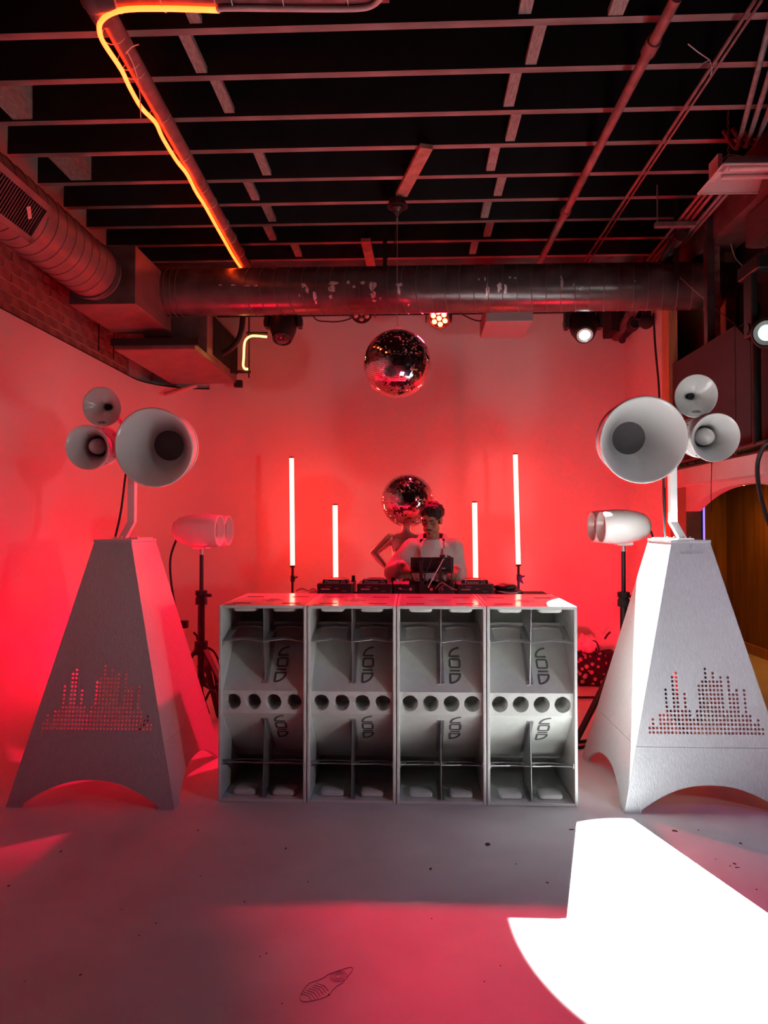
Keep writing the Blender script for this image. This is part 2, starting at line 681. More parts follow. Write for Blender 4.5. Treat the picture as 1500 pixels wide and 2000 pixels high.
# blocking pieces between joists, each set by where it shows in the bay
for (px, py, w, dz) in ((362, 30, .05, .02), (376, 105, .05, .02), (434, 225, .05, .02), (512, 322, .05, .02), (490, 372, .05, .02), (524, 420, .05, .02), (526, 452, .05, .02),
                        (578, 490, .05, .02), (1036, 12, .05, .02), (1047, 85, .05, .02), (1001, 172, .05, .02), (1003, 242, .05, .02), (963, 307, .05, .02), (977, 357, .05, .02), (950, 402, .05, .02),
                        (955, 443, .05, .02), (926, 485, .05, .02), (1222, 10, .06, .0), (14, 202, .10, .01), (137, 328, .12, .01)):
    p = PZ(px, py, ZJ)
    y0, y1 = bay(p.y - 0.03)
    x = PY(px, py, (y0 + y1) / 2).x
    part('blocking', MB().box((x - w * .65, y0 + 0.027, ZJ + dz), (x + w * .65, y1 - 0.027, ZJ + (0.25 if w > .09 else dz + .035))), M_TIMBER, ce)
# ledger along the left wall and the trimmer that closes the bays at the back
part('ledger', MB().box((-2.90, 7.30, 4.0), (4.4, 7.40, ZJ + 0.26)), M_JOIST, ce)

# ================================================================== CEILING SERVICES
def conduit(name, label, pts, r, m, cat='pipe', couplings=(), group=None, seg=12):
    pts = [Vector(p) for p in pts]
    if not couplings:
        return single(name, MB().sweep(pts, r, seg), m, label, cat, group, smooth=True)
    t = thing(name, label, cat, pts[0], group)
    part('run', MB().sweep(pts, r, seg), m, t, auto=50)
    for (a, ln) in couplings:
        d = (pts[1] - pts[0]).normalized()
        c = pts[0].lerp(pts[1], a)
        part('coupling', MB().lathe([(r, -ln), (r * 1.35, -ln), (r * 1.35, ln), (r, ln)], c, d, 16), m, t, auto=40)
    return t


# big pipe with the neon rope: runs along the ceiling then turns across the room
ZP = 4.10
pA, pB = PZ(184, -2, ZP), PZ(482, 522, ZP)
neon_dir = (pB - pA).normalized()
pt = thing('ceiling_pipe', 'dark ceiling pipe running to the duct with a glowing neon rope', 'pipe', pA)
pr = PZ(760, -18, ZP)
part('run', MB().sweep([pA + Vector((0.02, 0, 0)), pB], 0.047, 16), M_PIPE, pt, auto=50)
part('run', MB().sweep([pA, pr], 0.047, 16), M_PIPE, pt, auto=50)
part('elbow', MB().ball(pA, 0.066, 16, 10).tube(pA, pA + neon_dir * 0.11, 0.062, seg=16).tube(pA, pA + Vector((0.11, 0, 0)), 0.062, seg=16), M_DUCT2, pt, auto=50)
# neon: the lit run
nz = ZP - 0.060
npts = [PZ(428, 20, nz), PZ(330, 17, nz), PZ(252, 18, nz), PZ(215, 27, nz), PZ(196, 44, nz), PZ(195, 64, nz), PZ(204, 86, nz)]
for a, b in ((237, 136), (252, 168), (276, 210), (304, 240), (318, 270), (345, 314), (365, 340), (383, 375), (399, 400), (419, 436), (437, 468), (455, 500), (471, 524)):
    npts.append(PZ(a, b, nz))
np_ = thing('neon_rope', 'glowing amber red neon rope strapped along the ceiling pipe', 'neon light', npts[0])
part('glow_tube', MB().sweep(smooth_path(npts, 4), 0.0125, 8), M_NEON, np_, smooth=True)
part('unlit_end', MB().sweep(smooth_path([npts[0], PZ(440, 16, nz), PZ(560, 17, nz), PZ(690, 17, nz), PZ(728, 10, nz), PZ(745, -6, nz)], 4), 0.014, 8), M_NEONOFF, np_, smooth=True, label='unlit pale end of the neon rope')
for (a, b, c, d) in ((222, 62, 204, 88), (250, 128, 238, 138), (263, 146, 248, 156), (314, 222, 305, 242), (360, 303, 348, 316), (393, 362, 383, 378), (413, 395, 404, 408), (437, 437, 428, 450), (450, 463, 441, 476), (466, 492, 458, 504),
                     (228, 2, 232, 22), (316, 2, 320, 22), (418, 2, 422, 15), (455, 2, 457, 20), (556, 2, 556, 20), (681, 2, 681, 20)):
    p, q = PZ(a, b, ZP), PZ(c, d, nz)
    # a strap that loops around pipe and rope
    dirv = neon_dir if b > 24 else Vector((1, 0, 0))
    lo = []
    for k in range(14):
        ang = 2 * PI * k / 14
        u = Vector((0, 0, 1))
        w = dirv.cross(u).normalized()
        cc = pA + dirv * ((q - pA).dot(dirv))
        lo.append(cc + u * (0.053 * math.sin(ang) - 0.006) + w * 0.060 * math.cos(ang))
    part('zip_tie', MB().sweep(lo, 0.0028, 5, closed=True), M_TIE, np_, smooth=True)
part('tie_tail', MB().sweep(smooth_path([PZ(246, 105, nz), PZ(258, 92, nz - .02), PZ(271, 87, nz - .03)], 4), 0.003, 5), M_TIE, np_)
part('tie_tail', MB().sweep(smooth_path([PZ(248, 100, nz), PZ(262, 130, nz - .02), PZ(272, 170, nz - .03), PZ(275, 230, nz - .04)], 4), 0.003, 5), M_TIE, np_)

# conduits on the right
conduit('ceiling_pipe', 'thick red lit ceiling pipe with couplings left of the thin conduits', [PZ(1322, -6, 4.10), PZ(1050, 520, 4.10)], 0.029, M_PIPE, couplings=((0.10, 0.05), (0.66, 0.035)))
conduit('conduit', 'thin ceiling conduit with white tie tails beside the thick red pipe', [PZ(1475, 0, 4.15), PZ(1142, 510, 4.15)], 0.011, M_PIPE)
conduit('conduit', 'second thin conduit running right beside the tie tails', [PZ(1488, 0, 4.13), PZ(1268, 330, 4.14), PZ(1150, 512, 4.15)], 0.008, M_PIPE)
tt = PZ(1386, 117, 4.12)
single('cable_tie', MB().sweep([tt, PZ(1364, 102, 4.08), PZ(1344, 86, 4.05)], 0.003, 5).sweep([tt, PZ(1376, 122, 4.08), PZ(1363, 131, 4.05)], 0.003, 5).sweep([tt, PZ(1392, 130, 4.08), PZ(1388, 147, 4.05)], 0.003, 5),
       M_TIE, 'white tie tails sticking out of the thin ceiling conduit', 'cable tie')
for k, (a, b, lab) in enumerate(((1508, 1442, 'leftmost of three grey conduits bending up near the fluorescent light'), (1530, 1460, 'middle of three grey conduits bending up near the fluorescent light'), (1552, 1478, 'rightmost of three grey conduits bending up near the fluorescent light'))):
    zc = 4.12
    p0, p1 = PZ(a, 30 + 30 * k, zc), PZ(b, 285 - 4 * k, zc)
    pts = [p0, p1] + bez(p1, p1 + (p1 - p0).normalized() * 0.08, p1 + Vector((0, .08, 0.06)) + (p1 - p0).normalized() * 0.02, p1 + Vector((-0.05, .10, 0.16)), 6)[1:]
    conduit('conduit', lab, pts, 0.016, M_CONDUIT, group='bent conduits')
for k, (a, b, lab) in enumerate(((1372, 1268, 'outermost red lit pipe in the row hung on the strut'), (1384, 1278, 'second red lit pipe in the row hung on the strut'), (1397, 1288, 'third red lit pipe in the row hung on the strut'), (1417, 1302, 'dull dark pipe at the end of the row hung on the strut'))):
    conduit('conduit', lab, [PZ(a + 34, 330, 4.02), PZ(b - 6, 512, 4.02)], 0.013, M_PIPE if k < 3 else M_CONDUIT, group='pipes on the strut')
st = thing('strut_hanger', 'flat metal strut hung on a thin rod under the pipe row', 'bracket', PZ(1280, 438, 3.985))
a, b = PZ(1279, 439, 3.985), PZ(1360, 435, 3.985)
part('channel', MB().box((a.x, a.y - 0.025, 3.965), (b.x, a.y + 0.025, 4.0)), M_CONDUIT, st)
part('rod', MB().tube((a.x + 0.02, a.y, 3.96), (a.x + 0.02, a.y, ZJ + 0.05), 0.006, seg=8), M_CONDUIT, st)
conduit('conduit', 'single dark conduit between the strut row and the big round pipe', [PZ(1450, 345, 4.0), PZ(1333, 478, 4.0)], 0.012, M_CONDUIT)
conduit('conduit', 'long dark conduit hugging the big round pipe', [PZ(1468, 385, 3.95), PZ(1340, 505, 3.95)], 0.014, M_CONDUIT)
conduit('round_duct', 'fat red lit round pipe at the far end of the ceiling services', [PZ(1540, 350, 3.95), PZ(1352, 515, 3.95)], 0.058, M_PIPE, cat='duct', seg=20)
single('steel_beam', MB().box((2.35, 4.2, 3.86), (2.62, 7.3, 4.24)), mat('dark_red_beam', (0.16, 0.07, 0.07), 0.6, var=0.3, vscale=6), 'dark red painted beam beside the fat round pipe', 'beam')
single('rough_block', MB().rbox((2.40, 4.25, 3.62), (2.65, 5.2, 3.85), 0.03), mat('rough_dark_plaster', (0.12, 0.07, 0.07), 0.95, bump=0.8, bscale=40), 'rough dark plaster block above the duct at far right', 'block')

# fluorescent fixture hung on chains
fa = PZ(1363, 380, 3.88)
fx = thing('fluorescent_light', 'white enamel strip light hanging on chains at upper right', 'ceiling light', fa)
y1 = fa.y
y0 = y1 - 0.40
x0 = fa.x
x1 = x0 + 1.22
zt = 4.00
hs = MB()
A = [(x0, y0, 3.885), (x1, y0, 3.885), (x1, y1, 3.885), (x0, y1, 3.885)]
B = [(x0 + .09, y0 + .13, zt), (x1 - .09, y0 + .13, zt), (x1 - .09, y1 - .13, zt), (x0 + .09, y1 - .13, zt)]
hs.add(A + B, [(0, 1, 5, 4), (1, 2, 6, 5), (2, 3, 7, 6), (3, 0, 4, 7), (4, 5, 6, 7)])
part('reflector', hs, M_LAMPW, fx)
rim = MB()
for i in range(4):
    rim.sweep([A[i], A[(i + 1) % 4]], 0.007, 6)
part('rim', rim, M_LAMPW, fx)
part('tube_tray', MB().box((x0 + .09, y0 + .14, 3.94), (x1 - .09, y1 - .14, 3.99)), M_LAMPW, fx)
for s in (-1, 1):
    part('unlit_tube', MB().tube((x0 + .1, (y0 + y1) / 2 + s * .055, 3.925), (x1 - .1, (y0 + y1) / 2 + s * .055, 3.925), 0.016, seg=12), mat('unlit_glass_tube', (0.8, 0.75, 0.75), 0.25), fx, smooth=True)
part('end_plate', MB().box((x0 + .02, y0 + .13, 3.90), (x0 + .05, y1 - .13, 4.02)), M_LAMPW, fx)
for i in range(11):
    z = 4.05 + i * 0.027
    part('chain_link', MB().sweep([Vector((x0 + .12 + (0.007 * math.cos(a) if i % 2 else 0), (y0 + y1) / 2 + (0 if i % 2 else 0.007 * math.cos(a)), z + 0.017 * math.sin(a))) for a in [k / 10 * 2 * PI for k in range(10)]], 0.0022, 5, closed=True), M_CONDUIT, fx, smooth=True)
part('hanger_wire', MB().sweep([(x0 + .05, y1 - .12, 4.0), (x0 + .12, (y0 + y1) / 2, 4.05), (x0 + .17, y0 + .13, 4.0)], 0.003, 5), M_TIE, fx)

# large round ducts -------------------------------------------------
def seams(mb, p0, p1, r, step, tilt, seg=28):
    p0, p1 = Vector(p0), Vector(p1)
    d = (p1 - p0).normalized()
    L = (p1 - p0).length
    q = d.to_track_quat('Z', 'Y')
    s = step / 2
    while s < L:
        ring = []
        for k in range(seg):
            a = 2 * PI * k / seg
            ring.append(p0 + d * (s + tilt * math.cos(a)) + q @ Vector((r * math.cos(a), r * math.sin(a), 0)))
        mb.sweep(ring, 0.0042, 4, closed=True)
        s += step
    return mb


def chips(parent, cx, cz, items, r):
    """flakes of bare zinc lying on a duct that runs along x"""
    for (px, py, w, h) in items:
        rr = random.Random(int(px * 7 + py))
        p = ray(px, py)
        # meet the ray with the cylinder y,z about (cy, cz)
        oy, oz = 0 - cx, CAMH - cz
        a = p.y ** 2 + p.z ** 2
        b = 2 * (oy * p.y + oz * p.z)
        c = oy ** 2 + oz ** 2 - r * r
        disc = b * b - 4 * a * c
        if disc < 0:
            continue
        t = (-b - math.sqrt(disc)) / (2 * a)
        hit = p * t + Vector((0, 0, CAMH))
        th = math.atan2(hit.z - cz, hit.y - cx)
        sx = hit.y / FPX
        mb = MB()
        n = 11
        vs = [(hit.x, cx + (r + .003) * math.cos(th), cz + (r + .003) * math.sin(th))]
        for k in range(n):
            an = 2 * PI * k / n
            f = rr.uniform(.55, 1.15)
            dx = w / 2 * sx * math.cos(an) * f
            dth = h / 2 * sx * math.sin(an) * f / r
            vs.append((hit.x + dx, cx + (r + .003) * math.cos(th + dth), cz + (r + .003) * math.sin(th + dth)))
        mb.add(vs, [(0, 1 + k, 1 + (k + 1) % n) for k in range(n)])
        part('bare_patch', mb, M_ZINC, parent)


DY, DZ, DR = 6.00, 3.625, 0.195
dz_end = 4.4
du = thing('round_duct', 'long black spiral duct with flaking paint crossing the ceiling', 'duct', (-2.12, DY, DZ - DR))
part('shell', MB().tube((-2.13, DY, DZ), (dz_end, DY, DZ), DR, seg=48), M_DUCT, du, auto=40)
part('spiral_seam', seams(MB(), (-1.4, DY, DZ), (dz_end, DY, DZ), DR + .001, 0.118, 0.045), M_SEAM, du, smooth=True)
part('collar_ring', seams(MB(), (-2.10, DY, DZ), (-1.95, DY, DZ), DR + .004, 0.05, 0.0), M_SEAM, du, smooth=True)
chips(du, DY, DZ, ((594, 557, 13, 10), (600, 567, 10, 14), (615, 578, 8, 22), (617, 590, 5, 10), (652, 553, 22, 9), (648, 565, 14, 14), (646, 580, 8, 10), (680, 552, 9, 8), (708, 552, 12, 8), (692, 560, 7, 6), (727, 558, 17, 20),
                   (729, 576, 12, 14), (731, 587, 8, 8), (743, 582, 4, 7), (780, 556, 14, 8), (779, 567, 10, 20), (798, 595, 5, 7), (585, 577, 3, 8), (952, 568, 10, 30), (976, 560, 11, 22), (987, 566, 7, 26), (947, 545, 5, 9), (996, 542, 8, 6), (1006, 543, 5, 5), (1097, 553, 6, 28),
                   (1095, 541, 3, 8), (1120, 556, 3, 6), (1133, 565, 3, 6), (1240, 549, 3, 3), (935, 546, 4, 6), (430, 557, 8, 3), (455, 557, 14, 3), (482, 558, 16, 3), (500, 558, 8, 4)), DR)

bx0, bx1, by0, by1, bz0, bz1 = -2.62, -2.105, 5.30, 6.12, 3.31, 3.76
bxo = thing('duct_box', 'black sheet metal junction box joining the two round ducts', 'duct', (bx0, by0, bz0))
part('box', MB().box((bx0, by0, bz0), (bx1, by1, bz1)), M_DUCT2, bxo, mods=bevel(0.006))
part('front_plate', MB().box((bx0 + .004, by0 - .006, bz0 + .004), (bx1 - .004, by0 + .002, bz1 - .004)), M_DUCT, bxo)
part('flange', MB().box((bx0 - .004, by1 - .02, bz0 - .008), (bx1 + .006, by1, bz1 + .008)), M_DUCT, bxo)
LX, LZ, LR = -2.42, 3.545, 0.205
ld = thing('round_duct', 'red lit spiral duct running along the brick wall', 'duct', (LX, 3.0, LZ - LR))
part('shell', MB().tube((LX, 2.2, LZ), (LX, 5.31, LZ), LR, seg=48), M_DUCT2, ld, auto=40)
part('spiral_seam', seams(MB(), (LX, 2.2, LZ), (LX, 5.2, LZ), LR + .001, 0.118, 0.05), M_SEAM, ld, smooth=True)
part('end_collar', MB().lathe([(LR, -.05), (LR + .012, -.05), (LR + .012, .0), (LR, .0)], (LX, 5.25, LZ), (0, 1, 0), 48), M_DUCT, ld, auto=40)
# register grille let into the underside facing the room
gq = Matrix.Translation((LX, 3.86, LZ)) @ Matrix.Rotation(math.radians(32), 4, 'Y')
gz = -LR * 0 + LR + 0.004
# panel plane: local +x pointing right/down after rotation
gr = thing('air_register', 'slatted air register set in the round duct by the brick wall', 'vent', (LX + .18, 3.86, LZ - .06))
fr = MB()
for lo, hi in (((gz, -.30, -.125), (gz + .022, -.26, .125)), ((gz, .26, -.125), (gz + .022, .30, .125)), ((gz, -.30, -.125), (gz + .022, .30, -.09)), ((gz, -.30, .09), (gz + .022, .30, .125))):
    fr.box(lo, hi, gq)
part('frame', fr, M_DUCT2, gr)
part('backing', MB().box((gz - .03, -.27, -.1), (gz + .002, .27, .1), gq), M_BLACKM, gr)
for k in range(22):
    y = -.25 + k * .0238
    part('slat', MB().box((gz + .002, y, -.092), (gz + .012, y + .008, .092), gq), M_DUCT, gr)
part('torn_tape', MB().add([gq @ Vector(p) for p in ((gz + .016, .10, .03), (gz + .016, .125, .05), (gz + .016, .19, .0), (gz + .016, .17, -.02), (gz + .016, .13, .01))], [(0, 1, 2, 3, 4)]), M_ZINC, gr, label='torn strip of silver tape')

# air handler below the junction box
ah = thing('air_handler', 'flat red lit air handler hung below the ducts by the corner', 'air conditioner', (-2.2, 6.0, 3.13))
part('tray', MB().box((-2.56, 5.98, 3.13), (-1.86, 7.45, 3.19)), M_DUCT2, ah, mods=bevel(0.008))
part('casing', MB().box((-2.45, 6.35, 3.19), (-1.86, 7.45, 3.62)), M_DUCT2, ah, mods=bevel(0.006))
part('front_lip', MB().box((-2.58, 5.955, 3.165), (-1.82, 5.995, 3.225)), M_BLACKM, ah)
gs = MB()
for k in range(26):
    gs.box((-1.862, 6.55 + k * .034, 3.22), (-1.846, 6.555 + k * .034 + .012, 3.58))
part('side_grille', gs, M_BLACKM, ah, kind='stuff')
part('bracket', MB().box((-1.88, 7.40, 3.09), (-1.80, 7.47, 3.16)), M_BLACKM, ah)
single('drain_pipe', MB().tube(PY(322, 770, 7.3), PY(384, 753, 7.2), 0.022, seg=12), mat('pink_pipe', (0.6, 0.45, 0.42), 0.5), 'short pale drain pipe under the air handler', 'pipe', smooth=True)
for (a, b, lab) in (((193, 635), (199, 712), 'thin hanger rod in front of the brick wall'), ((222, 672), (230, 722), 'thin hanger rod beside the air handler')):
    p = PX(a[0], a[1], -2.68)
    single('hanger_rod', MB().tube((p.x, p.y, 3.12), (p.x, p.y, 3.62), 0.006, seg=6), M_BLACKM, lab, 'rod')
# black flexible pipe curling up to the ceiling
single('flexible_pipe', MB().sweep(smooth_path([PY(402, 700, 6.9), PY(432, 692, 6.85), PY(456, 676, 6.8), PY(470, 652, 6.8), PY(474, 622, 6.8), PY(476, 590, 6.8)], 5), 0.028, 10), M_RUBBER, 'black flexible pipe curling up behind the left moving head', 'pipe', smooth=True)
# bent neon on a small black frame
nf = thing('neon_bend', 'short bent neon tube on a black bracket beside the moving head', 'neon light', PY(480, 722, 6.9))
part('glow_tube', MB().sweep(smooth_path([PY(521, 658, 6.9), PY(500, 656, 6.9), PY(489, 657, 6.9), PY(480, 664, 6.9), PY(477, 676, 6.9), PY(476, 700, 6.9), PY(475, 713, 6.9), PY(478, 720, 6.9), PY(484, 721, 6.9)], 4), 0.011, 8), M_NEONW, nf, smooth=True)
part('bracket', MB().tube(PY(450, 726, 6.93), PY(489, 726, 6.93), 0.016, seg=8).tube(PY(486, 738, 6.93), Vector((PY(486, 700, 6.93).x, 6.93, ZJ)), 0.007, seg=8).tube(PY(482, 651, 6.93), PY(522, 651, 6.93), 0.014, seg=8), M_BLACKM, nf)

# boards under the joists
def under_board(a, b, z, w, label):
    p, q = PZ(*a, z), PZ(*b, z)
    d = (q - p).normalized()
    n = Vector((-d.y, d.x, 0)) * w
    single('mounting_board', MB().prism([p + n, q + n, q - n, p - n], (0, 0, .032)), M_BOARD, label, 'board')


under_board((784, 384), (833, 290), 4.215, .046, 'red brown board fixed under the joists above the disco ball motor')
under_board((714, 472), (725, 521), 4.21, .044, 'short red brown board under the rear joists')
for (px, py, w, h, lab) in ((740, 492, .11, .075, 'plywood offcut beside the short red board'), (968, 488, .17, .07, 'plywood offcut with red wires at the rear joists'), (1190, 480, .19, .07, 'plywood offcut behind the thin conduits'), (487, 496, .10, .06, 'plywood offcut behind the neon pipe')):
    p = PY(px, py, 7.25)
    single('plywood_offcut', MB().box((p.x - w, p.y - .01, p.z - h / 2), (p.x + w * .6, p.y + .01, p.z + h / 2)), M_PLY, lab, 'board')
single('wire_bundle', MB().sweep(smooth_path([PY(958, 508, 7.0), PY(967, 495, 7.0), PY(962, 486, 7.0), PY(972, 472, 7.0)], 4), 0.006, 5).sweep(smooth_path([PY(966, 516, 7.0), PY(965, 492, 7.0), PY(969, 474, 7.0)], 4), 0.005, 5), M_PIPE, 'loose red wires in front of a plywood offcut', 'cable')
single('wire_bundle', MB().sweep(smooth_path([PY(1182, 510, 7.0), PY(1199, 500, 7.0), PY(1204, 482, 7.0), PY(1198, 470, 7.0)], 4), 0.009, 5).sweep(smooth_path([PY(1190, 512, 7.0), PY(1206, 495, 7.0), PY(1200, 472, 7.0)], 4), 0.006, 5), M_PIPE, 'curved red wires hanging by the thin conduits', 'cable')
hb = PY(752, 470, 6.25)
single('hanger_strap', MB().box((hb.x - .018, 6.22, 3.80), (hb.x + .018, 6.226, ZJ + .02)), M_BLACK, 'flat black strap holding the long duct behind the ball wire', 'strap')
single('hanger_strap', MB().box((2.12, 5.79, 3.6), (2.155, 5.796, ZJ + .02)), M_BLACK, 'flat black strap holding the long duct at its far right', 'strap')

# black lighting bar behind the duct
BARZ = 3.80
single('lighting_bar', MB().tube((-1.95, 6.55, BARZ), (2.2, 6.55, BARZ), 0.03, seg=12), M_BLACK, 'black lighting bar hidden behind the long duct', 'bar', smooth=True)
p0, p1 = PY(949, 600, 6.2), PY(1041, 627, 6.2)
single('flat_box', MB().rbox((p0.x, 6.2, p1.z), (p1.x, 6.75, p0.z + .03), 0.01), mat('dull_grey_box', (0.34, 0.28, 0.29), 0.7), 'flat grey box fixed under the duct between the red par and moving head', 'box')


def moving_head(label, pos, direction, lit):
    """pos: centre of the lens; the head hangs in a yoke from the bar"""
    d = Vector(direction).normalized()
    t = thing('moving_head', label, 'stage light', (pos.x, pos.y, pos.z), 'moving head lights')
    c = pos - d * 0.20                                    # tilt axis
    body = [(0.0, -0.36), (0.075, -0.36), (0.105, -0.34), (0.122, -0.30), (0.128, -0.2), (0.122, -0.12), (0.10, -0.045), (0.088, -0.005), (0.080, 0.0), (0.072, -0.012), (0.0, -0.012)]
    part('head', MB().lathe(body, pos, d, 28), M_BLACK, t, auto=35)
    if lit:
        lm = M_LENSW if lit is True else emit('dim_lens', (0.75, 0.95, 0.95))
        part('lens_ring', MB().lathe([(0.072, -0.010), (0.072, 0.003), (0.048, -0.003), (0.048, -0.010)], pos, d, 28), M_LENSRING, t, auto=40)
        part('lens', MB().lathe([(0.048, -0.004), (0.03, 0.004), (0.0, 0.006)], pos, d, 24), lm, t, smooth=True, label='bright white lens')
    else:
        part('lens', MB().lathe([(0.072, -0.010), (0.05, 0.004), (0.0, 0.012)], pos, d, 24), M_GLASSD, t, smooth=True, label='dark glass lens')
    for s in (-1, 1):
        x = c.x + s * 0.150
        part('yoke_arm', MB().rbox((x - .02, c.y - .055, c.z - .05), (x + .02, c.y + .055, c.z + .33), 0.012), M_BLACK, t)
        part('pivot_knob', MB().tube((c.x + s * .124, c.y, c.z), (c.x + s * .178, c.y, c.z), 0.035, seg=16), M_BLACK, t, auto=40)
    part('base', MB().rbox((c.x - .17, c.y - .14, c.z + .33), (c.x + .17, c.y + .14, c.z + .42), 0.02), M_BLACK, t)
    part('clamp', MB().tube((c.x - .05, c.y, c.z + .46), (c.x + .05, c.y, c.z + .46), 0.05, seg=14), M_BLACK, t, auto=40)
    return t


moving_head('black moving head with bright white lens above the horn tower', SPOT_POS, SPOT_DIR, True)
moving_head('black moving head with dark lens near the bent neon', PY(551, 664, 6.38), (0.02, -0.42, -0.9), False)
moving_head('black moving head with pale glinting lens at the right edge', PX(1497, 650, 2.10), (-0.62, -0.70, -0.30), 'dim')


def par_can(label, pos, direction, lit):
    d = Vector(direction).normalized()
    t = thing('par_can', label, 'stage light', pos, 'LED par cans')
    part('can', MB().lathe([(0, -.16), (.07, -.15), (.098, -.10), (.1, 0.0), (.092, .004), (.088, -.006), (0, -.006)], pos, d, 28), M_BLACK, t, auto=35)
    q = d.to_track_quat('Z', 'Y')
    spots = [(0, 0)] + [(.058 * math.cos(k * PI / 3 + .5), .058 * math.sin(k * PI / 3 + .5)) for k in range(6)]
    for (a, b) in spots:
        o = Vector(pos) + q @ Vector((a, b, 0))
        part('led', MB().lathe([(.023, -.005), (.020, .004), (.01, .009), (0, .010)], o, d, 14), M_AMBER if lit else M_LEDOFF, t, smooth=True)
    zt_ = BARZ - .02
    part('bracket', MB().box((pos[0] - .12, pos[1] + .03, pos[2]), (pos[0] - .11, pos[1] + .14, zt_)).box((pos[0] + .11, pos[1] + .03, pos[2]), (pos[0] + .12, pos[1] + .14, zt_)).box((pos[0] - .12, pos[1] + .03, zt_ - .01), (pos[0] + .12, pos[1] + .16, zt_)), M_BLACK, t)
    return t


par_can('LED par can with glowing red lamps under the duct', PAR_POS, PAR_DIR, True)
par_can('unlit LED par can under the duct left of the ball wire', PY(706, 612, 6.4), (0.05, -0.75, -0.66), False)
single('lamp_cable', MB().sweep(smooth_path([PY(600, 585, 6.57), PY(615, 622, 6.6), PY(640, 628, 6.6), PY(668, 627, 6.6), PY(690, 618, 6.6), PY(700, 596, 6.55)], 5), 0.006, 6), M_RUBBER, 'black cable drooping beside the unlit par can', 'cable', smooth=True)
single('lamp_cable', MB().sweep(smooth_path([PY(875, 580, 6.57), PY(885, 600, 6.6), PY(905, 615, 6.6), PY(930, 626, 6.6), PY(950, 626, 6.6)], 5), 0.006, 6), M_RUBBER, 'black cable drooping beside the red par can', 'cable', smooth=True)

# upper right corner clutter: dark pipework above the return wall
ck = thing('sprinkler_pipework', 'dark cluster of pipes above the white return wall', 'pipes', (2.0, 6.9, 3.6))
part('main_pipe', MB().tube((2.14, 5.7, 3.93), (2.14, 7.5, 3.60), 0.05, seg=14), M_DUCT, ck, auto=40)
part('riser', MB().tube((2.19, 6.7, 3.55), (2.19, 6.7, 3.95), 0.045, seg=14), M_BLACKM, ck, auto=40)
part('elbow', MB().ball((2.19, 6.7, 3.53), 0.07, 14, 10), M_BLACKM, ck, smooth=True)
part('casing', MB().box((2.02, 7.25, 3.60), (2.26, 7.57, 3.9)), M_BLACKM, ck)
part('branch_pipe', MB().tube((2.05, 6.6, 3.86), (2.20, 7.5, 3.56), 0.035, seg=12), M_BLACKM, ck, auto=40)
part('valve', MB().lathe([(0, -.05), (.045, -.05), (.06, -.02), (.06, .02), (.04, .05), (0, .05)], (2.16, 7.0, 3.58), (0, 1, 0), 16), M_BLACKM, ck, auto=40)
part('valve_wheel', MB().sweep([Vector((2.16 + .05 * math.cos(a), 6.93, 3.58 + .05 * math.sin(a))) for a in [k / 14 * 2 * PI for k in range(14)]], .008, 6, closed=True), M_DUCT, ck)

# ================================================================== RIGHT SIDE: post, loft, arch
p0, p1 = PX(1302, 592, XR), PX(1318, 592, XR)
struct('trim_4', MB().box((XR - .03, 6.25, 0), (XR + .045, 6.42, 3.72)), M_POST, 'orange pine corner post')
# recess with brown panel above the dark board
struct('wall_recess', MB().box((2.56, 5.87, 2.2), (2.64, 7.75, 4.4)), mat('olive_brown_panel', (0.42, 0.30, 0.14), 0.5, var=0.3, vscale=5, stretch=(3, 3, .4)), 'brown wood panel in the recess above the dark board')
struct('wall_recess_dark', MB().box((2.66, 3.58, 2.46), (2.72, 7.75, 4.5)), M_BLACKM, 'added black backing for the darkness behind the loft board')  # black sheet added so the space behind the board stays dark
struct('trim_5', MB().box((2.38, 5.74, 2.9), (2.46, 5.86, 4.25)), M_PINK, 'peeling pink plaster pier')
struct('trim_6', MB().box((2.30, 5.60, 2.9), (2.36, 5.66, 4.25)), M_DUCT, 'dark timber stud beside the plaster pier')
struct('trim_7', MB().box((2.315, 6.2, 3.60), (2.56, 6.42, 3.78)), M_BLACKM, 'dark head beam over the recess')
dk = thing('loft_board', 'dark purple board hung high above the red beam', 'panel', (XR + .04, 5.6, 2.16))
part('board', MB().box((XR, 5.06, 2.16), (XR + .03, 6.33, 3.025)), M_PANEL, dk)
part('board', MB().box((XR + .01, 3.9, 2.16), (XR + .04, 4.82, 2.98)), M_PANEL, dk)
part('corner_notch', MB().prism([(XR + .005, 5.06, 2.16), (XR + .005, 4.84, 2.16), (XR + .005, 4.84, 2.86), (XR + .005, 5.06, 3.025)], (.02, 0, 0)), M_PANEL, dk)
pp = PX(1477, 700, XR - .05)
single('black_post', MB().tube((XR - .05, pp.y, 2.14), (XR - .05, pp.y, 3.05), 0.028, seg=14), M_BLACK, 'black upright post standing before the loft board', 'post', auto=40)
tr = thing('black_truss', 'black tube rail running above the red beam', 'rail', (XR - .02, 5, 2.10))
part('rail', MB().tube((XR - .05, 3.9, 2.145), (XR - .05, 6.2, 2.145), 0.02, seg=10).tube((XR - .05, 3.9, 2.09), (XR - .05, 6.2, 2.09), 0.014, seg=10), M_BLACK, tr, auto=40)
for k in range(14):
    part('web', MB().tube((XR - .05, 4.0 + k * .16, 2.09), (XR - .05, 4.08 + k * .16, 2.145), 0.005, seg=6), M_BLACK, tr)
M_REDW = mat('red_painted_board', (0.60, 0.34, 0.34), 0.6, var=0.06, vscale=5)
struct('wall_arch_beam', MB().box((XR - .10, 3.8, 1.945), (XR + .12, 6.18, 2.075)), M_REDW, 'red lit boxed beam over the arch')
mb = MB()
ay0, ay1, az, ah_ = 4.15, 5.92, 1.74, 0.17
N = 24
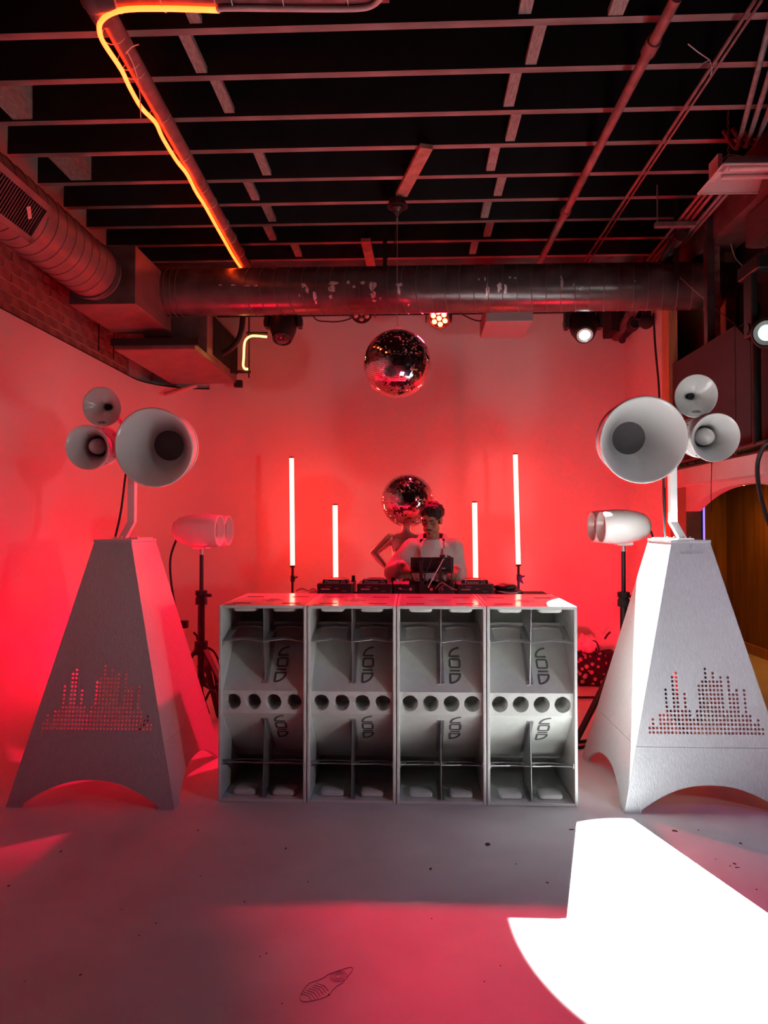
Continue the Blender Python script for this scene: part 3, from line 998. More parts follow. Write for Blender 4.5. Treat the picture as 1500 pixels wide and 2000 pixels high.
for k in range(N):
    ya, yb = ay0 + (ay1 - ay0) * k / N, ay0 + (ay1 - ay0) * (k + 1) / N
    za = az + ah_ * (1 - abs(2 * k / N - 1) ** 2.2)
    zb = az + ah_ * (1 - abs(2 * (k + 1) / N - 1) ** 2.2)
    x0, x1 = XR + .02, XR + .10
    mb.add([(x0, ya, za), (x0, yb, zb), (x0, yb, 1.95), (x0, ya, 1.95), (x1, ya, za), (x1, yb, zb), (x1, yb, 1.95), (x1, ya, 1.95)],
           [(0, 1, 2, 3), (5, 4, 7, 6), (0, 4, 5, 1), (3, 2, 6, 7)])
mb.box((XR + .02, ay1, 1.74), (XR + .10, 6.02, 1.95))
struct('wall_arch', mb, M_REDW, 'red lit arched board below the beam')
struct('trim_8', MB().box((XR + .02, 6.02, 0), (XR + .14, 6.25, 1.95)), mat('brown_jamb', (0.22, 0.13, 0.08), 0.6, var=0.2), 'brown jamb of the arch')
struct('trim_9', MB().box((XR + .02, 3.70, 0), (XR + .16, 4.15, 1.95)), M_REDW, 'near pier of the arch')
# room beyond the arch
struct('wall_room_side', MB().box((4.3, 3.6, 0), (4.4, 10.0, 2.45)), M_WOODD, 'brown wood panelled wall of the room beyond the arch')
struct('wall_room_back', MB().box((XR + .1, 9.9, 0), (4.4, 10.0, 2.45)), M_WOODD, 'far wall of the room beyond the arch')
struct('baseboard_room', MB().box((4.27, 3.6, 0), (4.3, 9.9, 0.12)), M_POST, 'skirting of the room beyond the arch')
struct('ceiling_room', MB().box((XR + .1, 3.6, 2.35), (4.4, 10.0, 2.45)), M_CEIL, 'dark ceiling of the room beyond the arch')
struct('wall_room_near', MB().box((XR + .1, 3.55, 0), (4.4, 3.65, 4.3)), M_BLACKM, 'near wall of the room beyond the arch')
vs_ = thing('violet_strip', 'violet LED strip light standing beyond the arch', 'LED light', (2.62, 6.45, 0.9))
q = PY(1376, 1030, 6.6)
part('strip', MB().box((q.x - .004, 6.6, 0.9), (q.x + .004, 6.62, 1.80)), M_VIOLET, vs_)
part('housing', MB().box((q.x - .012, 6.62, 0.0), (q.x + .012, 6.66, 1.84)), M_BLACK, vs_)
q0, q1 = PY(1347, 985, 7.0), PY(1374, 1100, 7.0)
po = thing('poster_board', 'purple board with blue indicators behind the brown jamb', 'board', (q0.x, 7.0, 0))
part('board', MB().box((q0.x, 7.0, 0.0), (q1.x, 7.04, q0.z)), mat('purple_poster', (0.32, 0.16, 0.34), 0.6, var=0.3, vscale=20), po)
for (a, b) in ((1355, 996), (1358, 1010)):
    part('indicator', MB().ball(PY(a, b, 6.998), 0.008, 8, 6), M_BLUELED, po, smooth=True)
q = PY(1348, 1010, 6.3)
single('red_tag', MB().prism([PY(1343, 990, 6.3), PY(1350, 990, 6.3), PY(1350, 1018, 6.3), PY(1355, 1026, 6.3), PY(1343, 1020, 6.3)], (0, .02, 0)), mat('red_plastic', (0.7, 0.08, 0.04), 0.5), 'small red pointed tag beside the purple board', 'tag')
# warm lamp of the room beyond, hung from its ceiling above the crown of the arch
ws = thing('pendant_lamp', 'warm pendant lamp hanging in the room beyond the arch', 'lamp', (3.75, 8.2, 2.1))
part('shade', MB().lathe([(.02, .16), (.05, .15), (.11, .03), (.112, .0), (.106, .0), (.045, .14), (.018, .15)], (3.75, 8.2, 2.10), (0, 0, 1), 24), M_POST, ws, auto=40)
part('bulb', MB().ball((3.75, 8.2, 2.12), 0.045, 14, 10), emit('warm_bulb', (420.0, 170.0, 26.0)), ws, smooth=True)
part('cord', MB().tube((3.75, 8.2, 2.25), (3.75, 8.2, 2.36), 0.006, seg=6), M_BLACK, ws)

# cables at the right
def cable(label, pts, r=0.008, m=None, n=6):
    return single('cable', MB().sweep(smooth_path(pts, n), r, 7), m or M_RUBBER, label, 'cable', smooth=True)


cable('black cable hanging down the white return wall', [PY(1276, 612, 6.3), PY(1280, 680, 6.3), PY(1286, 745, 6.3), PY(1289, 800, 6.3), PY(1296, 900, 6.3), PY(1298, 1040, 6.0), PY(1290, 1200, 6.0)], 0.009)
cable('black cable looping in front of the arch', [PX(1510, 860, XR - .12), PX(1492, 872, XR - .14), PX(1480, 905, XR - .15), PX(1482, 950, XR - .15), PX(1497, 1010, XR - .15), PX(1520, 1060, XR - .15)], 0.014)
cable('thin cord hanging from the red beam', [PX(1390, 900, XR - .12), PX(1389, 950, XR - .12), PX(1389, 1000, XR - .12)], 0.003)
cable('straight wire stay slanting down from the duct', [PY(1328, 542, 5.78), PY(1390, 597, 5.7), PY(1444, 640, 5.6)], 0.004, M_CONDUIT, 2)
cable('wire stay slanting up to the right edge', [PY(1444, 638, 5.6), PY(1475, 620, 5.4), PY(1510, 600, 5.2)], 0.004, M_CONDUIT, 2)
cable('pale wire curling down over the duct', [PY(1426, 455, 5.7), PY(1428, 478, 5.7), PY(1437, 505, 5.72), PY(1455, 522, 5.74), PY(1472, 526, 5.76)], 0.004, M_TIE)
# violet wash lamp outside the frame at the right front: a floor-standing LED can of the place
vt = thing('violet_floor_can', 'violet LED can on the side wall outside the picture', 'stage light', (3.1, 2.2, 2.4))
vp = Vector((3.1, 2.2, 2.4))
vd = (Vector((1.3, 3.6, 0.2)) - vp).normalized()
part('can', MB().lathe([(0, -.16), (.08, -.15), (.1, 0.0), (.09, -.006), (0, -.006)], vp, vd, 24), M_BLACK, vt, auto=35)
part('lens', MB().lathe([(.088, -.004), (.05, .002), (0, .003)], vp, vd, 24), emit('violet_lens', (1.2, 0.7, 7.0)), vt, smooth=True)
part('bracket', MB().tube(vp, (3.31, 2.2, 2.5), 0.015, seg=8), M_BLACK, vt)
light_spot('violet_wash', vp + vd * .03, vd, VIOLET_W, (0.28, 0.16, 1.0), math.radians(95), 0.9, 0.07)

# white studio lamp on the side wall, outside the picture: it lights cabinets, horns and performer from the right
# and throws the mannequin's round shadow on the back wall
fp = Vector((2.88, 1.34, 1.70))
fd = (Vector((-0.25, 6.5, 1.35)) - fp).normalized()
ft = thing('studio_lamp', 'black studio lamp on the side wall outside the picture', 'lamp', fp)
part('can', MB().lathe([(0, -.14), (.07, -.13), (.10, 0.0), (.09, -.006), (0, -.006)], fp, fd, 24), M_BLACK, ft, auto=35)
part('lens', MB().lathe([(.088, -.004), (.05, .002), (0, .003)], fp, fd, 24), emit('wash_lens', (6.0, 6.2, 5.8)), ft, smooth=True)
part('bracket', MB().tube(fp - fd * .1, (3.31, fp.y - .1, fp.z), 0.015, seg=8), M_BLACK, ft)
light_spot('white_wash', fp + fd * .03, fd, FRONT_W, (0.97, 1.0, 0.93), math.radians(76), 0.75, 0.12)


# ================================================================== VOID lettering strokes
def void_logo(mb, at, w, nrm, th):
    """at(x, y): logo coordinates to a point; x runs 0..3.75 in reading direction, y 0..1"""
    V = [at(0.0 + 0.02, 1.0)] + [at(0.02 + 0.92 * (1 - math.cos(a)), 1 - 1.0 * math.sin(a)) for a in [k / 8 * PI / 2 for k in range(1, 9)]]
    mb.ribbon(V, w, nrm, th)
    mb.ribbon([at(0.95, -0.06), at(0.95, 1.0)], w, nrm, th)
    x0, x1, r = 1.25, 2.15, 0.18
    pts = []
    for cx, cy, a0 in ((x1 - r, 1 - r, 0), (x0 + r, 1 - r, PI / 2), (x0 + r, r, PI), (x1 - r, r, 1.5 * PI)):
        for k in range(4):
            a = a0 + k / 3 * PI / 2
            pts.append(at(cx + r * math.cos(a), cy + r * math.sin(a)))
    mb.ribbon(pts + [pts[0]], w, nrm, th)
    mb.ribbon([at(2.5, 0.0), at(2.5, 1.0)], w, nrm, th)
    mb.ribbon([at(2.85, -0.06), at(2.85, 1.06)], w, nrm, th)
    D = [at(2.85 + 0.92 * math.sin(a), math.cos(a)) for a in [k / 8 * PI / 2 for k in range(9)]]
    mb.ribbon(D, w, nrm, th)
    mb.ribbon([at(2.85, 0.0), at(3.8, 0.0)], w, nrm, th)
    return mb


def cell_angles(wx, wz, ns):
    c = math.atan2(wz, wx)
    a = [2 * PI * j / ns for j in range(ns)] + [c, PI - c, PI + c, 2 * PI - c]
    a = sorted(a)
    out = [a[0]]
    for x in a[1:]:
        if x - out[-1] > 1e-4:
            out.append(x)
    return out


# ================================================================== SUBWOOFER CABINETS
SW, SH, SD = 0.521, 1.152, 0.745          # width, height, depth
SY = 4.165
SPITCH = 0.5255
SX0 = -1.145 + SPITCH / 2


def make_sub():
    t = thing('subwoofer', '', 'speaker', (0, 0, 0), 'horn subwoofers in a row')
    h = SW / 2
    th = 0.018
    b = MB()
    b.box((-h, 0, 0), (-h + th, SD, SH)).box((h - th, 0, 0), (h, SD, SH)).box((-h + th, 0, 0), (h - th, SD, th)).box((-h + th, SD - th, th), (h - th, SD, SH - th))
    part('cabinet', b, M_CAB, t, local=True, mods=bevel(0.004))
    part('lid', MB().box((-h + th, 0, SH - th), (h - th, SD, SH - .0005)), mat('satin_cabinet_lid', (0.77, 0.79, 0.74), 0.13, coat=0.3), t, local=True)
    zc = SH / 2
    i = h - th
    # port panel with four round holes
    pm = MB()
    pz0, pz1, py = zc - 0.066, zc + 0.066, 0.035
    cw = 2 * i / 4
    pr = 0.047
    ns = 24
    for k in range(4):
        cx = -i + cw * (k + .5)
        out, inn = [], []
        angs = cell_angles(cw / 2, .066, 24)
        ns = len(angs)
        for a in angs:
            ca, sa = math.cos(a), math.sin(a)
            s = min((cw / 2) / max(abs(ca), 1e-6), (0.066) / max(abs(sa), 1e-6))
            out.append((cx + ca * s, py, zc + sa * s))
            inn.append((cx + ca * pr, py, zc + sa * pr))
        pm.add(out + inn, [(j, (j + 1) % ns, ns + (j + 1) % ns, ns + j) for j in range(ns)])
    part('port_panel', pm, M_CABIN, t, local=True)
    for k in range(4):
        cx = -i + cw * (k + .5)
        part('port', MB().lathe([(pr + .001, 0.0), (pr - .001, .004), (pr - .002, .20), (0, .20)], (cx, py, zc), (0, 1, 0), 24), M_CABIN, t, auto=40, local=True)
    # sloping horn panels, braces, pads: upper half and its mirror
    for s in (1, -1):
        def Z(z):
            return zc + s * (z - zc)
        z0, z1 = zc + 0.066, zc + 0.066 + 0.36
        y0, y1 = py, py + 0.365
        part('horn_panel', MB().add([(-i, y0, Z(z0)), (i, y0, Z(z0)), (i, y1, Z(z1)), (-i, y1, Z(z1)), (-i, y1 + .02, Z(z0)), (i, y1 + .02, Z(z0)), (i, y1 + .02, Z(z1)), (-i, y1 + .02, Z(z1))],
                                    [(0, 1, 2, 3), (3, 2, 6, 7)]), M_CABIN, t, local=True)
        part('throat_back', MB().box((-i, .60, min(Z(zc), Z(SH - th))), (i, .61, max(Z(zc), Z(SH - th)))), M_CABIN, t, local=True)
        # vertical brace fin with flanges
        def sl(y):
            return z0 + (y - y0) * (z1 - z0) / (y1 - y0)
        fin = [(0, .02, Z(SH - th)), (0, .075, Z(sl(.075))), (0, .34, Z(sl(.34))), (0, .36, Z(SH - th))]
        vb = MB().prism([Vector(p) - Vector((.0015, 0, 0)) for p in fin], (.003, 0, 0))
        fo = part('vertical_brace', vb, M_STEEL, t, local=True)
        for sx in (-1, 1):
            fm = MB()
            xa, xb = (0.0015, 0.021) if sx > 0 else (-0.021, -0.0015)
            fm.add([(xa, .07, Z(sl(.07) + .004)), (xb, .07 + .004, Z(sl(.074) + .004)), (xb, .34, Z(sl(.34) + .004)), (xa, .34, Z(sl(.34) + .004)),
                    (xa, .07, Z(sl(.07) + .001)), (xb, .07 + .004, Z(sl(.074) + .001)), (xb, .34, Z(sl(.34) + .001)), (xa, .34, Z(sl(.34) + .001))], [(0, 1, 2, 3), (4, 7, 6, 5), (0, 4, 5, 1), (1, 5, 6, 2), (2, 6, 7, 3), (3, 7, 4, 0)])
            part('brace_flange', fm, M_STEEL, t, local=True)
            part('lid_flange', MB().box((min(xa, xb), .02, min(Z(SH - th), Z(SH - th - .003))), (max(xa, xb), .36, max(Z(SH - th), Z(SH - th - .003)))), M_STEEL, t, local=True)
        bo = MB()
        for sx in (-1, 1):
            for yy in (.09, .14, .2, .27, .32):
                zz = sl(yy) + .004
                bo.ball((sx * .012, yy, Z(zz)), .0035, 6, 4)
            for yy in (.05, .15, .25):
                bo.ball((sx * .012, yy, Z(SH - th - .004)), .0035, 6, 4)
        part('brace_bolts', bo, M_STEEL, t, local=True, kind='stuff')
        # horizontal brace: frame plate with two windows, rising towards the back
        def hz(y):
            return 0.935 + (y - .03) * 0.24
        hb = None

        def plate(pts):
            vs = [Vector((x, y, Z(hz(y)))) for x, y in pts] + [Vector((x, y, Z(hz(y)) + .003)) for x, y in pts]
            n = len(pts)
            hb.add(vs, [tuple(range(n - 1, -1, -1)), tuple(n + k for k in range(n))] + [(k, (k + 1) % n, n + (k + 1) % n, n + k) for k in range(n)])
        for sx in (-1, 1):
            hb = MB()
            m = sx * i / 2
            e = sx * (i - .002)
            c0 = sx * .002
            plate([(e, .025), (m, .06), (c0, .022), (c0, .062), (m, .098), (e, .065)])
            plate([(e, .235), (m, .262), (c0, .235), (c0, .285), (m, .312), (e, .285)])
            plate([(e, .06), (e - sx * .035, .068), (e - sx * .035, .24), (e, .24)])
            plate([(c0, .06), (c0 + sx * .035, .068), (c0 + sx * .035, .24), (c0, .24)])
            part('horizontal_brace', hb, M_STEEL, t, local=True)
        for sx in (-1, 1):
            tb = MB()
            xa, xb = sorted((sx * (i - .004), sx * i))
            tb.prism([(xa, .018, Z(hz(.03) - .024)), (xa, .018, Z(hz(.03) + .006)), (xa, .29, Z(hz(.29) + .03)), (xa, .29, Z(hz(.29) + .0))], (xb - xa, 0, 0))
            wt = part('wall_tab', tb, M_STEEL, t, local=True)
            for yy in (.04, .27):
                part('bolt', MB().ball((sx * (i - .006), yy, Z(hz(yy) + .01)), .0045, 6, 4), M_STEEL, wt, local=True)
        # moulded cups of the stacking feet
        for cx in (-.118, .118):
            zlo, zhi = (SH - th - .026, SH - th + .001) if s > 0 else (th - .001, th + .032)
            part('foot_cup', MB().rbox((cx - .068, .05, zlo), (cx + .068, .165, zhi), .02), M_CAB, t, local=True, auto=40)
        # lettering
        lg = MB()
        nr = Vector((0, -1, s)).normalized()
        lx = 0.058
        sl_len = math.hypot(y1 - y0, z1 - z0)
        start = 0.255 if s > 0 else 0.030
        unit = 0.066

        def at(x, y):
            d = (0.318 - x * unit * 1.02) if s > 0 else (0.022 + x * unit * 1.02)
            yy = y0 + d / sl_len * (y1 - y0)
            return Vector((lx + y * 0.060, yy, Z(sl(yy)))) + nr * 0.0006
        void_logo(lg, at, 0.0125, nr, 0.0012)
        part('lettering', lg, M_LOGO, t, local=True, label='grey VOID lettering')
    # slots and small marks on the lid
    for (x, y) in ((-.15, .12), (.15, .12), (-.15, .50), (.15, .50)):
        part('lid_slot', MB().rbox((x - .055, y - .013, SH - .001), (x + .055, y + .013, SH + .0012), .006), M_RUBBER, t, local=True)
    mk = MB()
    for (x, y, w) in ((0, .30, .13), (0, .36, .06), (0, .24, .05), (-.2, .035, .06), (.2, .035, .06)):
        mk.box((x - w / 2, y - .006, SH - .001), (x + w / 2, y + .006, SH + .001))
    part('lid_marks', mk, M_LOGO, t, local=True, kind='stuff')
    return t


sub = make_sub()
SUBLAB = ['white horn subwoofer standing next to the left horn tower, first in the row', 'white horn subwoofer second in the row, below the two left players', 'white horn subwoofer third in the row, below the mixer and the performer', 'white horn subwoofer with a white lit corner, nearest the right horn tower']
sub.location = (SX0, SY, 0)
sub['label'] = SUBLAB[0]
for k in range(1, 4):
    dup(sub, (SX0 + SPITCH * k, SY, 0), SUBLAB[k])

# ================================================================== TOWERS
TW, TD, TH, TS = 0.985, 1.0, 1.52, 0.352
tw, td = 0.232, 0.42
COLS = [2, 4, 2, 5, 5, 11, 6, 14, 15, 6, 10, 6, 4, 6, 12, 13, 16, 13, 15, 13, 14, 6, 14, 10, 11, 5, 11, 5, 3, 4, 2]


def make_tower(label, loc, amp=False):
    t = thing('speaker_tower', label, 'speaker stand', loc, 'tapered white towers')

    def hw(z):
        return (TW + (tw - TW) * z / TH) / 2

    def hd(z):
        return (TD + (td - TD) * z / TH) / 2

    nF = Vector((0, -TH, (TD - td) / 2)).normalized()        # outward normal of the front
    # front panel with pierced bars of holes, as rows of cells
    fm = MB()

    def fpt(x, z):
        return Vector((x, -hd(z), z))
    cp, rp = 0.0213, 0.0235
    zb = 0.420
    nc = len(COLS)
    nr = 17
    x_of = [(c - (nc - 1) / 2) * cp for c in range(nc + 1)]
    hr = 0.0078
    rows = [TS + .002, zb] + [zb + rp * (k + 1) for k in range(nr)] + [TH]
    for ri in range(len(rows) - 1):
        za, zc = rows[ri], rows[ri + 1]
        r = ri - 1
        holes = [c for c in range(nc) if 0 <= r < COLS[c]] if 0 <= r < nr else []
        xs = -hw(za)
        xt = -hw(zc)
        prev_b, prev_t = xs, xt
        for c in holes:
            xl, xr = x_of[c] - cp / 2, x_of[c] + cp / 2
            if xl - prev_b > 1e-6:
                fm.add([fpt(prev_b, za), fpt(xl, za), fpt(xl, zc), fpt(prev_t, zc)], [(0, 1, 2, 3)])
            cx, cz = (xl + xr) / 2, (za + zc) / 2
            out, inn, bak = [], [], []
            angs = cell_angles(cp / 2, rp / 2, 12)
            ns = len(angs)
            for a in angs:
                ca, sa = math.cos(a), math.sin(a)
                s = min(cp / 2 / max(abs(ca), 1e-6), rp / 2 / max(abs(sa), 1e-6))
                out.append(fpt(cx + ca * s, cz + sa * s))
                p = fpt(cx + ca * hr, cz + sa * hr)
                inn.append(p)
                bak.append(p - nF * 0.014)
            fm.add(out + inn + bak, [(j, (j + 1) % ns, ns + (j + 1) % ns, ns + j) for j in range(ns)] + [(ns + j, ns + (j + 1) % ns, 2 * ns + (j + 1) % ns, 2 * ns + j) for j in range(ns)])
            prev_b = prev_t = xr
        fm.add([fpt(prev_b, za), fpt(hw(za), za), fpt(hw(zc), zc), fpt(prev_t, zc)], [(0, 1, 2, 3)])
    part('front_panel', fm, M_TOWER, t, local=True, label='front panel pierced with bars of round holes')
    th = 0.018
    for s in (-1, 1):
        z0 = TS + .002
        part('side_panel', MB().add([(s * hw(z0), -hd(z0), z0), (s * hw(z0), hd(z0), z0), (s * hw(TH), hd(TH), TH), (s * hw(TH), -hd(TH), TH),
                                     (s * (hw(z0) - th), -hd(z0) + th, z0), (s * (hw(z0) - th), hd(z0), z0), (s * (hw(TH) - th), hd(TH), TH), (s * (hw(TH) - th), -hd(TH) + th, TH)],
                                    [(0, 1, 2, 3), (4, 7, 6, 5), (1, 5, 6, 2), (0, 4, 5, 1), (3, 2, 6, 7), (0, 3, 7, 4)]), M_TOWER, t, local=True)
    z0, z1 = 1.0, TH
    part('back_panel', MB().add([(-hw(z0), hd(z0), z0), (hw(z0), hd(z0), z0), (hw(z1), hd(z1), z1), (-hw(z1), hd(z1), z1)], [(0, 1, 2, 3)]), M_TOWER, t, local=True)
    # arched base panels
    foot, ah = 0.095, 0.152

    def base_panel(axis, s):
        mb = MB()
        n = 30
        us = [-1.0, -1 + foot / (TW / 2) * .98] + [(-1 + foot / (TW / 2)) + (2 - 2 * foot / (TW / 2)) * k / n for k in range(n + 1)] + [1 - foot / (TW / 2) * .98, 1.0]
        lim = 1 - foot / (TW / 2)

        def zb_(u):
            return 0.0 if abs(u) > lim + 1e-6 else 0.018 + (ah - .018) * (1 - (abs(u) / lim) ** 2.3)
        F, B = [], []
        for lay, off in ((F, 0.0), (B, th)):
            for u in us:
                for z in (zb_(u), TS):
                    a = (hw(z) if axis == 'x' else hd(z))
                    d = (hd(z) if axis == 'x' else hw(z)) - off
                    a = a - off * (1 if axis == 'y' else 0)
                    p = (u * a, s * d, z) if axis == 'x' else (s * d, u * a, z)
                    lay.append(p)
        m = len(us)
        nv = 2 * m
        fs = []
        for k in range(m - 1):
            fs.append((2 * k, 2 * k + 2, 2 * k + 3, 2 * k + 1))
            fs.append((nv + 2 * k, nv + 2 * k + 1, nv + 2 * k + 3, nv + 2 * k + 2))
            fs.append((2 * k, nv + 2 * k, nv + 2 * k + 2, 2 * k + 2))
            fs.append((2 * k + 1, 2 * k + 3, nv + 2 * k + 3, nv + 2 * k + 1))
        mb.add(F + B, fs)
        return mb
    for axis, s in (('x', -1), ('y', -1), ('y', 1)):        # the back is open
        part('base_panel', base_panel(axis, s), M_TOWER, t, local=True)
    # dark line of the joint
    jl = MB()
    a, b = hw(TS) - .006, hd(TS) - .006
    jl.box((-a, -b, TS - .004), (a, -b + .012, TS + .006)).box((-a, b - .012, TS - .004), (a, b, TS + .006)).box((-a, -b, TS - .004), (-a + .012, b, TS + .006)).box((a - .012, -b, TS - .004), (a, b, TS + .006))
    part('joint_strip', jl, M_LOGO, t, local=True)
    part('top_plate', MB().box((-tw / 2 - .004, -td / 2 - .004, TH - .003), (tw / 2 + .004, td / 2 + .004, TH + .015)), M_TOWER, t, local=True, mods=bevel(.003))
    # routed emblem and line of letters near the top
    em = MB()

    def ept(x, dz):
        z = TH - 0.062 + dz
        return Vector((x, -hd(z), z)) + nF * 0.0005
    blob = [(-.026, .002), (-.024, .016), (-.012, .022), (.0, .021), (.014, .036), (.019, .033), (.022, .016), (.021, .006), (.026, -.003), (.016, .0), (.006, -.006), (-.010, -.004), (-.02, -.006)]
    em.prism([ept(x, z + .016) for x, z in blob], nF * .004)
    part('emblem', em, M_TOWER, t, local=True)
    ln = MB()
    xs = -.072
    rr = random.Random(3)
    k = 0
    while xs < .070:
        w = rr.uniform(.006, .011)
        z0, z1 = -.010, .000
        ln.prism([ept(xs, z0), ept(xs + w, z0), ept(xs + w, z1), ept(xs, z1)], nF * .0035)
        xs += w + .0028
        k += 1
    part('emblem_lettering', ln, M_TOWER, t, local=True, label='worn unreadable relief lettering')
    # amplifier on a bracket inside
    if amp:
        part('amplifier_bracket', MB().box((-.30, -.02, .505), (-.02, .16, .515)), M_STEEL, t, local=True)
        part('amplifier', MB().rbox((-.24, -.02, .516), (-.03, .14, .66), .01), M_BLACKM, t, local=True)
    return t


TLX, TLY = -1.848, 4.03 + TD / 2
TRX, TRY = 1.686, 4.085 + TD / 2
make_tower('tapered white tower beside the brick wall carrying three horns, red lit', (TLX, TLY, 0))
make_tower('tapered white tower by the arch carrying three horns, lit white on one side', (TRX, TRY, 0), True)


def uplight(label, pos, aim):
    p = Vector(pos)
    d = (Vector(aim) - p).normalized()
    t = thing('floor_uplight', label, 'stage light', (p.x, p.y, 0), 'red floor uplights')
    part('can', MB().lathe([(0, -.14), (.06, -.13), (.085, -.10), (.09, 0.0), (.08, -.006), (0, -.006)], p, d, 24), M_BLACK, t, auto=35)
    part('lens', MB().lathe([(.078, -.004), (.04, .002), (0, .003)], p, d, 24), emit('red_lens', (9.0, .2, .15)), t, smooth=True)
    part('foot', MB().box((p.x - .10, p.y - .06, 0), (p.x + .10, p.y + .06, .012)).box((p.x - .10, p.y - .015, 0), (p.x - .092, p.y + .015, p.z)).box((p.x + .092, p.y - .015, 0), (p.x + .10, p.y + .015, p.z)), M_BLACK, t)
    light_spot('red_uplight', p + d * .02, d, UPLIGHT_W, (1.0, 0.002, 0.030), math.radians(150), 0.6, 0.08)


uplight('red floor uplight tucked behind the left horn tower', (-1.88, 5.80, .22), (-2.45, 5.05, 2.2))
uplight('red floor uplight tucked behind the right horn tower', (1.76, 5.95, .20), (2.26, 6.9, 1.8))


# ================================================================== HORN ARRAYS
def make_horns(label, tx, ty, big, mid, top, yr, sgn, logo_px):
    """big, mid, top: (px, py, radius px) of the rims; sgn: side on which the small horns sit (-1 left)"""
    t = thing('horn_speaker', label, 'speaker', (tx, ty, TH + .015), 'three-horn speakers')
    ax = Vector((0.0, 1.0, 0.16)).normalized()             # from the rim backwards: mouth tips down a little
    seg = 48
    cb = PY(big[0], big[1], yr)
    R_ = big[2] / FPX * yr
    k = R_ / 0.239
    prof = [(.094, .295), (.105, .27), (.126, .22), (.152, .15), (.178, .09), (.205, .04), (.224, .012), (.234, .001), (.241, -.002), (.245, .006), (.241, .018), (.232, .04), (.224, .10), (.216, .17), (.204, .24), (.180, .31), (.14, .37), (.08, .40), (0, .405)]
    part('large_horn', MB().lathe([(r * k, d * k) for r, d in prof], cb, ax, seg), M_GLOSS, t, smooth=True)
    part('large_grille', MB().lathe([(.098 * k, .287 * k), (.06 * k, .280 * k), (0, .278 * k)], cb, ax, seg), M_GRILLE, t, smooth=True, label='grey mesh grille in the throat')
    part('large_rear_band', MB().lathe([(.211 * k, .20 * k), (.218 * k, .20 * k), (.214 * k, .225 * k), (.207 * k, .225 * k)], cb, ax, seg), M_GLOSS, t, auto=40)
    cm = PY(mid[0], mid[1], yr + .02)
    R_ = mid[2] / FPX * yr
    k = R_ / 0.135
    prof = [(.060, .190), (.066, .16), (.080, .10), (.100, .05), (.120, .015), (.130, .002), (.136, -.002), (.139, .005), (.135, .014), (.122, .04), (.104, .08), (.094, .13), (.092, .17), (.12, .172), (.128, .18), (.128, .235), (.11, .26), (.05, .29), (0, .295)]
    part('middle_horn', MB().lathe([(r * k, d * k) for r, d in prof], cm, ax, seg), M_GLOSS, t, auto=55)
    part('throat_shadow', MB().lathe([(.066 * k, .178 * k), (0, .182 * k)], cm, ax, 32), M_BLACKM, t)
    part('phase_plug', MB().lathe([(.050 * k, .180 * k), (.053 * k, .16 * k), (.048 * k, .125 * k), (.034 * k, .095 * k), (.016 * k, .078 * k), (0, .074 * k)], cm, ax, 32), M_GLOSS, t, smooth=True)
    for j in range(10):
        a = 2 * PI * j / 10
        q = ax.to_track_quat('Z', 'Y')
        part('rim_bolt', MB().ball(cm + ax * (.171 * k) + q @ Vector((.118 * k * math.cos(a), .118 * k * math.sin(a), 0)), .004, 6, 4), M_LOGO, t)
    ct = PY(top[0], top[1], yr + .02)
    R_ = top[2] / FPX * yr
    # dish with an eye-shaped throat, wide rather than high
    mb = MB()
    q = ax.to_track_quat('Z', 'Y')
    prof = [(.15, .115), (.20, .085), (.34, .055), (.52, .036), (.72, .020), (.88, .008), (.97, .001), (1.0, -.001), (1.02, .004), (.99, .012), (.92, .035), (.70, .075), (.45, .12), (.40, .19), (0, .20)]
    vs, fs = [], []
    for (r, d) in prof:
        for j in range(seg):
            a = 2 * PI * j / seg
            p = q @ Vector((r * R_ * math.cos(a), r * R_ * math.sin(a), 0))
            dd = d
            if 0.18 < r < .9 and d < .09 and d > .007:
                # deeper along the horizontal, shallower above and below
                horiz = abs(p.normalized().x)
                dd = d * (0.45 + 0.85 * horiz ** 1.5)
            vs.append(ct + p + ax * dd)
    for i in range(len(prof) - 1):
        for j in range(seg):
            j2 = (j + 1) % seg
            fs.append((i * seg + j, i * seg + j2, (i + 1) * seg + j2, (i + 1) * seg + j))
    mb.add(vs, fs)
    part('top_horn', mb, M_GLOSS, t, smooth=True)
    part('top_throat', MB().lathe([(.16 * R_, .080), (0, .082)], ct, ax, 24), M_BLACKM, t)
    # VOID lettering low in the dish
    base = PY(logo_px[0], logo_px[1], yr + .025)
    un = 0.0145

    def at(x, y):
        return base + Vector((x * un * .95, -.001, y * un * .85 + .0))
    part('lettering', void_logo(MB(), at, .0036, (0, -1, 0), .002), M_LOGO, t, label='grey VOID lettering')
    # pole, feet, carrying arms
    pz = cb.z - .02
    px_, py_ = tx - sgn * -0.0, ty - .02
    part('pole', MB().box((px_ - .023, py_ - .023, TH + .12), (px_ + .023, py_ + .023, pz + .10)), M_GLOSS, t, mods=bevel(.003))
    ft_ = MB()
    ft_.prism([(px_ - .023, py_ - .023, TH + .125), (px_ + .023, py_ - .023, TH + .125), (px_ + .023 + sgn * .04, py_ - .07, TH + .02), (px_ - .023 + sgn * .04, py_ - .07, TH + .02)], (0, .046, 0))
    ft_.box((px_ - .085, py_ - .12, TH + .015), (px_ + .085, py_ + .14, TH + .024))
    part('foot_plate', ft_, M_GLOSS, t)
    for dx in (-.07, -.03, .03, .07):
        part('foot_bolt', MB().ball((px_ + dx, py_ - .10, TH + .027), .007, 8, 5), M_STEEL, t)
    yb = yr + .26
    bc = cb + ax * .37
